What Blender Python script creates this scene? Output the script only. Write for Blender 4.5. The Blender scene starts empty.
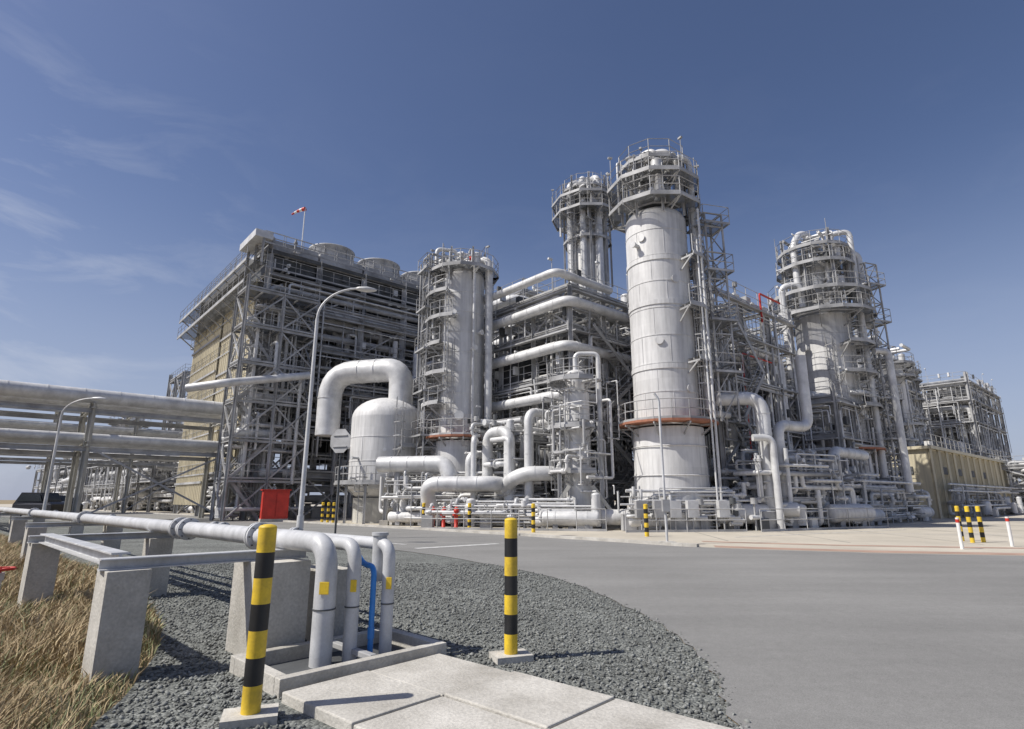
import bpy, math, random
import numpy as np
from mathutils import Vector
random.seed(7)
rng=np.random.default_rng(7)
R=random
sc=bpy.context.scene
sc.view_settings.view_transform='Standard'
try: sc.view_settings.look='None'
except Exception: pass
sc.view_settings.exposure=0

# ------------------------------------------------------------ materials
def nodes(name):
    m=bpy.data.materials.new(name); m.use_nodes=True
    nt=m.node_tree; b=nt.nodes['Principled BSDF']
    return m,nt,b
def mat(name,col,rough=.6,metal=0,var=.15,scale=1.5,stretch=(1,1,1),bump=0,bscale=30,fine=0,dirt=None,band=0,grate=0,streak=0):
    m,nt,b=nodes(name); N=nt.nodes; Lk=nt.links
    tc=N.new('ShaderNodeTexCoord'); mp=N.new('ShaderNodeMapping'); mp.inputs['Scale'].default_value=stretch
    Lk.new(tc.outputs['Object'],mp.inputs['Vector'])
    n=N.new('ShaderNodeTexNoise'); n.inputs['Scale'].default_value=scale; n.inputs['Detail'].default_value=6; n.inputs['Roughness'].default_value=.65
    Lk.new(mp.outputs['Vector'],n.inputs['Vector'])
    cr=N.new('ShaderNodeValToRGB')
    cr.color_ramp.elements[0].position=.3; cr.color_ramp.elements[1].position=.7
    d=dirt or tuple(c*(1-var*1.6) for c in col)
    l=tuple(min(1,c*(1+var)) for c in col)
    cr.color_ramp.elements[0].color=(*d,1); cr.color_ramp.elements[1].color=(*l,1)
    Lk.new(n.outputs['Fac'],cr.inputs['Fac'])
    out=cr.outputs['Color']
    def scaleby(out,fac):
        mx=N.new('ShaderNodeVectorMath'); mx.operation='SCALE'
        Lk.new(out,mx.inputs[0]); Lk.new(fac,mx.inputs['Scale']); return mx.outputs[0]
    def rng_(src,a,b_,lo,hi):
        mr=N.new('ShaderNodeMapRange'); mr.inputs[1].default_value=a; mr.inputs[2].default_value=b_; mr.inputs[3].default_value=lo; mr.inputs[4].default_value=hi
        Lk.new(src,mr.inputs[0]); return mr.outputs[0]
    if fine:
        n2=N.new('ShaderNodeTexNoise'); n2.inputs['Scale'].default_value=bscale; n2.inputs['Detail'].default_value=3
        Lk.new(tc.outputs['Object'],n2.inputs['Vector'])
        out=scaleby(out,rng_(n2.outputs['Fac'],.3,.7,1-fine,1+fine))
    if streak:
        mp2=N.new('ShaderNodeMapping'); mp2.inputs['Scale'].default_value=(5,5,.25); Lk.new(tc.outputs['Object'],mp2.inputs['Vector'])
        n4=N.new('ShaderNodeTexNoise'); n4.inputs['Scale'].default_value=1.3; n4.inputs['Detail'].default_value=5; Lk.new(mp2.outputs[0],n4.inputs['Vector'])
        out=scaleby(out,rng_(n4.outputs['Fac'],.35,.55,1-streak,1))
    if band:
        sv_=N.new('ShaderNodeSeparateXYZ'); Lk.new(tc.outputs['Object'],sv_.inputs[0])
        mt=N.new('ShaderNodeMath'); mt.operation='SNAP'; mt.inputs[1].default_value=1.55; Lk.new(sv_.outputs['Z'],mt.inputs[0])
        ms_=N.new('ShaderNodeMath'); ms_.operation='SNAP'; ms_.inputs[1].default_value=1.3; Lk.new(sv_.outputs['X'],ms_.inputs[0])
        cb_=N.new('ShaderNodeCombineXYZ'); Lk.new(mt.outputs[0],cb_.inputs[2]); Lk.new(ms_.outputs[0],cb_.inputs[0])
        wn=N.new('ShaderNodeTexWhiteNoise'); Lk.new(cb_.outputs[0],wn.inputs['Vector'])
        out=scaleby(out,rng_(wn.outputs['Value'],0,1,1-band,1+band))
    Lk.new(out,b.inputs['Base Color'])
    b.inputs['Roughness'].default_value=rough; b.inputs['Metallic'].default_value=metal
    if bump:
        n3=N.new('ShaderNodeTexNoise'); n3.inputs['Scale'].default_value=bscale; n3.inputs['Detail'].default_value=4
        Lk.new(tc.outputs['Object'],n3.inputs['Vector'])
        bp=N.new('ShaderNodeBump'); bp.inputs['Strength'].default_value=bump; bp.inputs['Distance'].default_value=.02
        Lk.new(n3.outputs['Fac'],bp.inputs['Height']); Lk.new(bp.outputs['Normal'],b.inputs['Normal'])
    if grate:
        tr=N.new('ShaderNodeBsdfTransparent'); mx=N.new('ShaderNodeMixShader'); mx.inputs[0].default_value=grate
        Lk.new(b.outputs[0],mx.inputs[1]); Lk.new(tr.outputs[0],mx.inputs[2]); Lk.new(mx.outputs[0],N['Material Output'].inputs['Surface'])
    return m
CLAD=mat('clad_aluminium',(.66,.655,.645),.6,.08,.12,.9,(1.6,1.6,.5),.15,5,band=.06,streak=.15)
PIPE=mat('pipe_cladding',(.64,.64,.635),.5,.15,.18,1.2,(1,1,1),.1,8)
STEEL=mat('galvanized_steel',(.42,.42,.42),.65,.1,.3,.6)
DARK=mat('weathered_steel_and_shade',(.10,.105,.11),.7,.2,.3,.7)  # dark steel parts, also backing boxes that paint in interior shade
GRATE=mat('floor_grating',(.20,.205,.205),.7,.2,.2,2,grate=.3)
BEIGE=mat('beige_cladding',(.62,.555,.40),.6,0,.1,.5,(1,1,.3),streak=.12)
RED=mat('red_paint',(.52,.035,.02),.5,0,.15,2)
ORANGE=mat('fireproof_orange',(.36,.15,.09),.8,0,.25,2)
CONC=mat('concrete',(.52,.50,.455),.9,0,.14,1.6,(1,1,1),.35,40,.12,dirt=(.35,.33,.29))
YEL=mat('yellow_paint',(.80,.55,.03),.5,0,.1,6,(1,1,1),0,60,.06,dirt=(.5,.34,.04))
BLK=mat('black_paint',(.018,.018,.018),.5,0,.3,6)
WHT=mat('white_paint',(.75,.75,.73),.5,0,.08,3)
PGREY=mat('grey_pipe_paint',(.54,.545,.55),.45,0,.14,4,(1,1,1),.05,60,.05,streak=.12)
BLUE=mat('blue_paint',(.03,.22,.62),.4,0,.1,8)
FIRE=mat('concrete_fireproofing',(.48,.47,.43),.85,0,.15,1.2)
GLASS=mat('dark_glass',(.02,.025,.03),.1,0,.1,2)
RUBBER=mat('rubber',(.02,.02,.02),.8,0,.1,2)
CARP=mat('dark_car_paint',(.02,.022,.03),.25,.2,.1,2)
ML=[CLAD,PIPE,STEEL,DARK,GRATE,BEIGE,RED,ORANGE,CONC,YEL,BLK,WHT,PGREY,BLUE,FIRE,GLASS,RUBBER,CARP]
(iCLAD,iPIPE,iSTEEL,iDARK,iGRATE,iBEIGE,iRED,iORANGE,iCONC,iYEL,iBLK,iWHT,iPG,iBLUE,iFIRE,iGLASS,iRUB,iCARP)=range(len(ML))

# ------------------------------------------------------------ mesh builder
class MB:
    def __init__(s): s.v=[];s.f=[];s.m=[];s.s=[]
    def add(s,vs,fs,mi,sm=False):
        o=len(s.v); s.v.extend([tuple(v) for v in vs])
        for f in fs: s.f.append([i+o for i in f]); s.m.append(mi); s.s.append(sm)
    def obj(s,name,bevel=0,parent=None):
        me=bpy.data.meshes.new(name); me.from_pydata(s.v,[],s.f)
        used=sorted(set(s.m)); mp={u:i for i,u in enumerate(used)}
        for u in used: me.materials.append(ML[u])
        me.polygons.foreach_set('material_index',[mp[i] for i in s.m])
        me.polygons.foreach_set('use_smooth',s.s)
        me.update()
        o=bpy.data.objects.new(name,me); bpy.context.collection.objects.link(o)
        if bevel:
            b=o.modifiers.new('bevel','BEVEL'); b.width=bevel; b.segments=2; b.limit_method='ANGLE'; b.angle_limit=math.radians(50)
        if parent: o.parent=parent
        return o
V=Vector
def basis(d):
    d=d.normalized()
    up=V((0,0,1)) if abs(d.z)<.95 else V((1,0,0))
    a=d.cross(up).normalized(); b=a.cross(d).normalized()
    return a,b
def box(m,p0,p1,w,h,mi):
    p0=V(p0);p1=V(p1); a,b=basis(p1-p0); a=a*w/2;b=b*h/2
    vs=[p0-a-b,p0+a-b,p0+a+b,p0-a+b,p1-a-b,p1+a-b,p1+a+b,p1-a+b]
    m.add(vs,[(0,1,2,3),(7,6,5,4),(0,4,5,1),(1,5,6,2),(2,6,7,3),(3,7,4,0)],mi)
def ibeam(m,p0,p1,w,h,mi):
    p0=V(p0);p1=V(p1); a,b=basis(p1-p0); t=.12
    pr=[(-.5,-.5),(.5,-.5),(.5,-.5+t),(.06,-.5+t),(.06,.5-t),(.5,.5-t),(.5,.5),(-.5,.5),(-.5,.5-t),(-.06,.5-t),(-.06,-.5+t),(-.5,-.5+t)]
    vs=[p0+a*x*w+b*y*h for x,y in pr]+[p1+a*x*w+b*y*h for x,y in pr]
    fs=[(i,(i+1)%12,12+(i+1)%12,12+i) for i in range(12)]
    fs+=[(0,1,2,11),(3,4,9,10),(5,6,7,8)]; fs+=[tuple(12+i for i in f[::-1]) for f in fs[-3:]]
    m.add(vs,fs,mi)
def abox(m,c,s,ang,mi):
    ca,sa=math.cos(ang),math.sin(ang); vs=[]
    for z in(-.5,.5):
        for x,y in((-.5,-.5),(.5,-.5),(.5,.5),(-.5,.5)):
            X=x*s[0];Y=y*s[1]; vs.append((c[0]+X*ca-Y*sa,c[1]+X*sa+Y*ca,c[2]+z*s[2]))
    m.add(vs,[(3,2,1,0),(4,5,6,7),(0,1,5,4),(1,2,6,5),(2,3,7,6),(3,0,4,7)],mi)
def plate(m,F,u0,u1,w0,w1,z,mi):
    m.add([F(u0,w0,z),F(u1,w0,z),F(u1,w1,z),F(u0,w1,z)],[(0,1,2,3)],mi)
def tube(m,p0,p1,r,mi,n=8,r1=None,cap=True):
    p0=V(p0);p1=V(p1); a,b=basis(p1-p0); r1=r if r1 is None else r1
    cs=[(math.cos(2*math.pi*i/n),math.sin(2*math.pi*i/n)) for i in range(n)]
    A=[p0+a*c*r+b*s*r for c,s in cs]; B=[p1+a*c*r1+b*s*r1 for c,s in cs]
    m.add(A+B,[(i,i+n,(i+1)%n+n,(i+1)%n) for i in range(n)],mi,n>5)
    if cap and n>4:
        m.add(A,[tuple(range(n))],mi); m.add(B,[tuple(range(n))[::-1]],mi)
def sweep(m,pts,r,mi,n=12,cap=True):
    pts=[V(p) for p in pts]
    d=(pts[1]-pts[0]).normalized(); a,b=basis(d); vs=[]
    for i,p in enumerate(pts):
        if i==0: t=d
        elif i==len(pts)-1: t=(pts[i]-pts[i-1]).normalized()
        else: t=((pts[i]-pts[i-1]).normalized()+(pts[i+1]-pts[i]).normalized()).normalized()
        a=(a-t*a.dot(t)).normalized(); b=a.cross(t).normalized()
        for k in range(n):
            th=2*math.pi*k/n; vs.append(p+a*math.cos(th)*r+b*math.sin(th)*r)
    fs=[(i*n+k,(i+1)*n+k,(i+1)*n+(k+1)%n,i*n+(k+1)%n) for i in range(len(pts)-1) for k in range(n)]
    m.add(vs,fs,mi,True)
    if cap:
        m.add(vs[:n],[tuple(range(n))],mi); m.add(vs[-n:],[tuple(range(n))[::-1]],mi)
def pipe(m,pts,r,mi=iPIPE,n=None,br=None,seam=0,flange=0):
    pts=[V(p) for p in pts]
    if n is None: n=16 if r>.3 else (12 if r>.12 else 8)
    br=br or 2.4*r
    out=[pts[0]]
    for i in range(1,len(pts)-1):
        p=pts[i]; d1=(p-pts[i-1]); d2=(pts[i+1]-p); l1=d1.length; l2=d2.length; d1.normalize(); d2.normalize()
        if d1.dot(d2)>.98: out.append(p); continue
        t=min(br,l1*.48,l2*.48)
        A=p-d1*t;B=p+d2*t
        K=6
        for k in range(K+1):
            q=k/K; out.append(A*(1-q)**2+p*2*q*(1-q)+B*q*q)
    out.append(pts[-1])
    sweep(m,out,r,mi,n)
    for i in range(len(pts)-1):
        a=pts[i];b=pts[i+1]; L=(b-a).length; d=(b-a).normalized()
        if seam and L>2*br:
            k=int((L-2*br)/seam)
            for j in range(k+1):
                c=a+d*(br+j*seam); tube(m,c-d*.03,c+d*.03,r*1.035+.004,mi,n)
        if flange and L>2*br:
            c=a+d*(br*1.2) ; 
            for e in(-.035,.045): tube(m,c+d*e-d*.025,c+d*e+d*.03,r*1.5+.02,mi,n)
def lathe(m,cx,cy,prof,mi,n=40,smooth=True):
    vs=[(cx+r*math.cos(2*math.pi*k/n),cy+r*math.sin(2*math.pi*k/n),z) for z,r in prof for k in range(n)]
    fs=[(i*n+k,i*n+(k+1)%n,(i+1)*n+(k+1)%n,(i+1)*n+k) for i in range(len(prof)-1) for k in range(n)]
    m.add(vs,fs,mi,smooth)
def dome(z,r,h,k=7): return [(z+h*math.sin(math.pi/2*i/k),max(.01,r*math.cos(math.pi/2*i/k))) for i in range(k+1)]
def shell(m,cx,cy,z0,z1,r,mi=iCLAD,seam=1.5,top=True,bot=False,n=44):
    lathe(m,cx,cy,[(z0,r),(z1,r)],mi,n)
    if top: lathe(m,cx,cy,dome(z1,r,r*.5),mi,n)
    z=z0+.2; j=0
    while z<z1+.05:
        lathe(m,cx,cy,[(z-.035,r+.001),(z-.03,r+.022),(z+.03,r+.022),(z+.035,r+.001)],mi,n,False)
        if r>1.2 and z+seam<z1:
            for q in range(7):
                a=2*math.pi*(q+.5*(j%2))/7+.2; c=V((cx+(r+.002)*math.cos(a),cy+(r+.002)*math.sin(a),z)); box(m,c,c+V((0,0,seam)),.025,.014,mi)
        z+=seam; j+=1
def hvessel(m,p0,p1,r,mi=iCLAD,n=24):
    p0=V(p0);p1=V(p1); d=(p1-p0).normalized(); a,b=basis(d)
    st=[(-.5*r*math.cos(math.pi/2*i/5),max(.01,r*math.sin(math.pi/2*i/5))) for i in range(6)]
    L=(p1-p0).length
    prof=st+[(L-s,q) for s,q in st[::-1]]
    vs=[p0+d*s+a*q*math.cos(2*math.pi*k/n)+b*q*math.sin(2*math.pi*k/n) for s,q in prof for k in range(n)]
    fs=[(i*n+k,(i+1)*n+k,(i+1)*n+(k+1)%n,i*n+(k+1)%n) for i in range(len(prof)-1) for k in range(n)]
    m.add(vs,fs,mi,True)
    for s in(.2,.8):
        c=p0+d*L*s; tube(m,c-d*.06,c+d*.06,r*1.04,mi,n)
        box(m,c-V((0,0,r*1.5)),c-V((0,0,r*.7)),r*1.3,.25,iSTEEL)
def rail(m,pts,mi=iSTEEL,h=1.05,step=1.5,r=.024,closed=False):
    pts=[V(p) for p in pts]
    if closed: pts=pts+[pts[0]]
    for a,b in zip(pts[:-1],pts[1:]):
        L=(b-a).length
        for z in(h,h*.52): tube(m,a+V((0,0,z)),b+V((0,0,z)),r,mi,4)
        box(m,a+V((0,0,.06)),b+V((0,0,.06)),.015,.12,mi)
        k=max(1,int(round(L/step)))
        for j in range(k): 
            c=a.lerp(b,j/k); tube(m,c,c+V((0,0,h)),r,mi,4)
    c=pts[-1]; tube(m,c,c+V((0,0,h)),r,mi,4)
def ringplat(m,cx,cy,r0,r1,z,a0=0,a1=360,seg=20,mi=iGRATE,rm=iSTEEL,br=True,railh=1.0):
    n=max(2,int(abs(a1-a0)/seg)); an=[math.radians(a0+(a1-a0)*i/n) for i in range(n+1)]
    P=lambda r,a,zz:V((cx+r*math.cos(a),cy+r*math.sin(a),zz))
    th=.12
    if mi==iORANGE:
        vs=[]
        for a in an: vs+= [P(r0,a,z),P(r1,a,z),P(r1,a,z-th),P(r0,a,z-th)]
        fs=[]
        for i in range(n):
            for k in range(4): fs.append((i*4+k,i*4+(k+1)%4,(i+1)*4+(k+1)%4,(i+1)*4+k))
        fs+=[(3,2,1,0),(n*4,n*4+1,n*4+2,n*4+3)]
        m.add(vs,fs,mi)
    else:
        vs=[]
        for a in an: vs+=[P(r0,a,z),P(r1,a,z)]
        m.add(vs,[(2*i,2*i+1,2*i+3,2*i+2) for i in range(n)],mi)
        for i in range(n):
            box(m,P(r1,an[i],z-.08),P(r1,an[i+1],z-.08),.05,.15,iSTEEL)
            if r1-r0>.8:
                rm_=(r0+r1)/2; box(m,P(rm_,an[i],z-.07),P(rm_,an[i+1],z-.07),.04,.1,iSTEEL)
    rail(m,[P(r1-.04,a,z) for a in an],rm,railh,1.2)
    if br:
        for a in an[::2]: 
            box(m,P(r0,a,z-.18-.7*min(1.2,r1-r0)),P(r1-.1,a,z-.2),.06,.08,iSTEEL)
            box(m,P(r0,a,z-.2),P(r1,a,z-.2),.06,.1,iSTEEL)
def ladder(m,cx,cy,r,ang,z0,z1,cage=True):
    a=math.radians(ang); o=V((math.cos(a),math.sin(a),0)); t=V((-o.y,o.x,0)); c=V((cx,cy,0))+o*(r+.15)
    for s in(-.22,.22): box(m,c+t*s+V((0,0,z0)),c+t*s+V((0,0,z1+1)),.05,.05,iSTEEL)
    z=z0
    while z<z1: tube(m,c-t*.22+V((0,0,z)),c+t*.22+V((0,0,z)),.015,iSTEEL,4); z+=.35
    if cage:
        z=z0+2
        while z<z1+1:
            pr=None
            for k in range(7):
                th=math.pi*k/6; p=c+t*.36*math.cos(th)+o*.7*math.sin(th)+V((0,0,z))
                if pr: box(m,pr,p,.02,.06,iSTEEL)
                pr=p
            z+=.9
        for k in(1,3,5):
            th=math.pi*k/6; p=c+t*.36*math.cos(th)+o*.7*math.sin(th)
            box(m,p+V((0,0,z0+2)),p+V((0,0,z1+1)),.04,.02,iSTEEL)
class Fr:
    def __init__(s,ox,oy,ang): s.o=V((ox,oy,0)); a=math.radians(ang); s.a=a; s.u=V((math.cos(a),math.sin(a),0)); s.w=V((-math.sin(a),math.cos(a),0))
    def __call__(s,u,w,z): return s.o+s.u*u+s.w*w+V((0,0,z))
def clutter(m,F,u0,u1,w0,w1,z0,z1,N,radii=(.05,.07,.1,.15,.22),mats=(iPIPE,iPIPE,iCLAD,iSTEEL),axis=None):
    for _ in range(N):
        r=R.choice(radii); p=[R.uniform(u0,u1),R.uniform(w0,w1),R.uniform(z0,z1)]
        pts=[F(*p)]; last=-1
        for k in range(R.randint(2,5)):
            ax=R.choice([a for a in(0,1,2) if a!=last]); last=ax
            lo,hi=((u0,u1),(w0,w1),(z0,z1))[ax]
            q=R.uniform(lo,hi)
            if abs(q-p[ax])<r*6: q=p[ax]+ (r*6 if p[ax]<(lo+hi)/2 else -r*6)
            p[ax]=q; pts.append(F(*p))
        pipe(m,pts,r,R.choice(mats),flange=R.random()<.4)
def smallstuff(m,F,u0,u1,w0,w1,zs,N):
    for _ in range(N):
        u=R.uniform(u0,u1);w=R.uniform(w0,w1);z=R.choice(zs); k=R.random()
        if k<.3:
            s=R.uniform(.3,.8); abox(m,F(u,w,z+s*.6),(s,s*.5,s*1.1),F.a,R.choice((iSTEEL,iPIPE,iDARK,iSTEEL)))
        elif k<.5:
            r=R.uniform(.2,.4);h=R.uniform(.8,1.8); c=F(u,w,z); shell(m,c.x,c.y,z+.2,z+h,r,R.choice((iCLAD,iPIPE)),.7,n=16)
        elif k<.62:
            r=R.uniform(.25,.5); L=R.uniform(1.5,3); hvessel(m,F(u,w,z+r*1.6),F(u+L,w,z+r*1.6),r,R.choice((iCLAD,iPIPE)),16)
        else:
            h=R.uniform(.6,1.3); tube(m,F(u,w,z),F(u,w,z+h),.05,iSTEEL,6); tube(m,F(u,w,z+h),F(u,w,z+h+.3),.16,R.choice((iPIPE,iSTEEL,iDARK,iRED if R.random()<.15 else iSTEEL)),10)
            tube(m,F(u-.3,w,z+h*.5),F(u+.3,w,z+h*.5),.12,iPIPE,8)
def dense(m,F,U,W,lv,sides=('f','l')):
    """small-bore lines, cable trays, conduits and area lights along the open faces"""
    def run(P,L):
        for z in lv:
            for k in range(3):
                a=R.uniform(0,L*.4); b_=R.uniform(L*.6,L); zz=z-R.uniform(.45,1.1); r=R.choice((.03,.04,.06,.09)); o=R.uniform(.1,.4)
                pipe(m,[P(a,o,zz-R.uniform(.5,2.0)),P(a,o,zz),P(b_,o,zz),P(b_,o,zz+R.uniform(.4,1.2))],r,R.choice((iPIPE,iPIPE,iSTEEL)))
            box(m,P(0,.25,z-.38),P(L,.25,z-.38),.35,.08,iSTEEL)
            for k in range(int(L/2.4)):
                t=R.uniform(0,L)
                if R.random()<.5: 
                    tube(m,P(t,.1,z),P(t,.1,z+2.1),.022,iSTEEL,4); abox(m,P(t,.25,z+2.15),(.34,.14,.12),F.a,iPIPE)
                else: abox(m,P(t,.1,z+.9),(.4,.2,.55),F.a,R.choice((iSTEEL,iPIPE,iDARK)))
        for k in range(int(L*1.3)):
            t=R.uniform(0,L); z0=R.uniform(0,lv[-1]*.5); tube(m,P(t,R.uniform(.05,.5),z0),P(t,R.uniform(.05,.5),z0+R.uniform(2,lv[-1]-z0)),R.choice((.025,.035,.05,.08)),R.choice((iPIPE,iSTEEL)),6)
    if 'f' in sides: run(lambda t,o,z:F(t,-o,z),U)
    if 'l' in sides: run(lambda t,o,z:F(-o,t,z),W)
def frame(m,F,us,ws,lv,col=.3,bm=.28,fp=.6,bp=.3,rails=True,mi=iSTEEL,colmi=None,z0=0,over=0):
    colmi=mi if colmi is None else colmi
    zt=lv[-1]
    for i,u in enumerate(us):
        for j,w in enumerate(ws):
            ibeam(m,F(u,w,z0),F(u,w,zt+(1.0 if R.random()<.3 else 0)),col,col,colmi)
    for z in lv:
        for w in ws: ibeam(m,F(us[0],w,z-bm/2-.02),F(us[-1],w,z-bm/2-.02),bm*.6,bm,mi)
        for u in us: ibeam(m,F(u,ws[0],z-bm/2-.035),F(u,ws[-1],z-bm/2-.035),bm*.6,bm,mi)
        for j in range(len(ws)-1):
            for i in range(len(us)-1):
                if R.random()<fp:
                    u0,u1,w0,w1=us[i],us[i+1],ws[j],ws[j+1]
                    plate(m,F,u0+.01,u1-.01,w0+.01,w1-.01,z+.05,iGRATE)
                    k=u0+1.2
                    while k<u1-.3: box(m,F(k,w0,z-.1),F(k,w1,z-.1),.08,.16,mi); k+=1.2
        if rails:
            e=over
            rail(m,[F(us[0]-e,ws[0]-e,z+.06),F(us[-1]+e,ws[0]-e,z+.06),F(us[-1]+e,ws[-1]+e,z+.06),F(us[0]-e,ws[-1]+e,z+.06)],mi,closed=True)
    zz=[z0]+list(lv)
    for a,b in zip(zz[:-1],zz[1:]):
        for i in range(len(us)-1):
            for w in(ws[0],ws[-1]):
                if R.random()<bp:
                    box(m,F(us[i],w,a),F(us[i+1],w,b-.2),.12,.12,mi)
                    if R.random()<.5: box(m,F(us[i+1],w+.05,a),F(us[i],w+.05,b-.2),.12,.12,mi)
        for j in range(len(ws)-1):
            for u in(us[0],us[-1]):
                if R.random()<bp:
                    box(m,F(u,ws[j],a),F(u,ws[j+1],b-.2),.12,.12,mi)
                    if R.random()<.5: box(m,F(u+.05,ws[j+1],a),F(u+.05,ws[j],b-.2),.12,.12,mi)
def stairs(m,F,u0,u1,w,z0,z1):
    for s in(0,.8): box(m,F(u0,w+s,z0),F(u1,w+s,z1),.05,.22,iSTEEL)
    k=int((z1-z0)/.25)
    for i in range(k):
        q=i/k; abox(m,F(u0+(u1-u0)*q,w+.4,z0+(z1-z0)*q+.1),(.25,.76,.03),F.a,iSTEEL)
    for s in(0,.8):
        for h in(.5,1): tube(m,F(u0,w+s,z0+h),F(u1,w+s,z1+h),.022,iSTEEL,4)
def lin(a,b,n): return [a+(b-a)*i/(n-1) for i in range(n)]
ANG=41

# ============================================================ ground
def cr(pts,k=8):
    out=[]
    for i in range(len(pts)-1):
        p0=pts[max(0,i-1)];p1=pts[i];p2=pts[i+1];p3=pts[min(len(pts)-1,i+2)]
        for j in range(k):
            t=j/k
            out.append(tuple(.5*((2*p1[d])+(-p0[d]+p2[d])*t+(2*p0[d]-5*p1[d]+4*p2[d]-p3[d])*t*t+(-p0[d]+3*p1[d]-3*p2[d]+p3[d])*t**3) for d in(0,1)))
    out.append(pts[-1]); return out
def sheet(name,poly,z,material):
    import bmesh
    from mathutils.geometry import tessellate_polygon
    tris=tessellate_polygon([[V((x,y,0)) for x,y in poly]])
    me=bpy.data.meshes.new(name); me.from_pydata([(x,y,z) for x,y in poly],[],[tuple(t) for t in tris]); 
    bm=bmesh.new(); bm.from_mesh(me); bmesh.ops.recalc_face_normals(bm,faces=bm.faces)
    for f in bm.faces:
        if f.normal.z<0: f.normal_flip()
    bm.to_mesh(me); bm.free()
    me.materials.append(material); o=bpy.data.objects.new(name,me); bpy.context.collection.objects.link(o); return o
SOIL=mat('dry_soil',(.28,.215,.125),.95,0,.25,.8,(1,1,1),.5,20,.2)
GRAV,nt,b=nodes('gravel')
N=nt.nodes;Lk=nt.links
tc=N.new('ShaderNodeTexCoord'); vo=N.new('ShaderNodeTexVoronoi'); vo.inputs['Scale'].default_value=38; Lk.new(tc.outputs['Object'],vo.inputs['Vector'])
sp=N.new('ShaderNodeSeparateColor'); Lk.new(vo.outputs['Color'],sp.inputs[0])
rp=N.new('ShaderNodeValToRGB'); rp.color_ramp.elements[0].color=(.08,.085,.08,1); rp.color_ramp.elements[1].color=(.25,.26,.24,1); Lk.new(sp.outputs[0],rp.inputs['Fac'])
no=N.new('ShaderNodeTexNoise'); no.inputs['Scale'].default_value=.7; no.inputs['Detail'].default_value=5; Lk.new(tc.outputs['Object'],no.inputs['Vector'])
mr=N.new('ShaderNodeMapRange'); mr.inputs[1].default_value=.3;mr.inputs[2].default_value=.7;mr.inputs[3].default_value=.7;mr.inputs[4].default_value=1.2; Lk.new(no.outputs['Fac'],mr.inputs[0])
ms=N.new('ShaderNodeVectorMath'); ms.operation='SCALE'; Lk.new(rp.outputs['Color'],ms.inputs[0]); Lk.new(mr.outputs[0],ms.inputs['Scale'])
Lk.new(ms.outputs[0],b.inputs['Base Color']); b.inputs['Roughness'].default_value=.95
bp=N.new('ShaderNodeBump'); bp.inputs['Strength'].default_value=.9; bp.inputs['Distance'].default_value=.02; bp.invert=True
Lk.new(vo.outputs['Distance'],bp.inputs['Height']); Lk.new(bp.outputs['Normal'],b.inputs['Normal'])
ASPH,nt,b=nodes('asphalt'); N=nt.nodes;Lk=nt.links
tc=N.new('ShaderNodeTexCoord')
def nz_(sc_,det,ro=.6,vec=None,dist=0):
    n=N.new('ShaderNodeTexNoise'); n.inputs['Scale'].default_value=sc_; n.inputs['Detail'].default_value=det; n.inputs['Roughness'].default_value=ro; n.inputs['Distortion'].default_value=dist
    Lk.new(vec or tc.outputs['Object'],n.inputs['Vector']); return n
def mr_(src,a,b_,lo,hi):
    q=N.new('ShaderNodeMapRange'); q.inputs[1].default_value=a;q.inputs[2].default_value=b_;q.inputs[3].default_value=lo;q.inputs[4].default_value=hi; Lk.new(src,q.inputs[0]); return q.outputs[0]
def mul_(a,b_):
    q=N.new('ShaderNodeMath'); q.operation='MULTIPLY'; Lk.new(a,q.inputs[0]); Lk.new(b_,q.inputs[1]); return q.outputs[0]
mpA=N.new('ShaderNodeMapping'); mpA.inputs['Rotation'].default_value=(0,0,math.radians(40)); mpA.inputs['Scale'].default_value=(.12,.9,1); Lk.new(tc.outputs['Object'],mpA.inputs['Vector'])
f1=mr_(nz_(.25,5).outputs['Fac'],.3,.7,.86,1.08); f2=mr_(nz_(1.0,4,.6,mpA.outputs[0]).outputs['Fac'],.35,.65,.90,1.06); f3=mr_(nz_(110,3).outputs['Fac'],.3,.7,.72,1.28); f4=mr_(nz_(9,4).outputs['Fac'],.3,.7,.94,1.06)
tot=mul_(mul_(f1,f2),mul_(f3,f4))
vs_=N.new('ShaderNodeVectorMath'); vs_.operation='SCALE'; vs_.inputs[0].default_value=(.232,.228,.217); Lk.new(tot,vs_.inputs['Scale']); Lk.new(vs_.outputs[0],b.inputs['Base Color']); b.inputs['Roughness'].default_value=.92
bp=N.new('ShaderNodeBump'); bp.inputs['Strength'].default_value=.35; bp.inputs['Distance'].default_value=.01; Lk.new(nz_(140,3).outputs['Fac'],bp.inputs['Height']); Lk.new(bp.outputs['Normal'],b.inputs['Normal'])
YARD=mat('yard_concrete',(.50,.455,.375),.9,0,.12,.3,(1,1,1),.1,30,.06)
PAVR=mat('red_pavers',(.40,.27,.21),.9,0,.15,1)
RMARK=mat('road_paint',(.68,.68,.66),.7,0,.15,4,dirt=(.38,.38,.37))
TARC=mat('joint_sealant',(.2,.195,.18),.9,0,.15,1.2)

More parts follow.
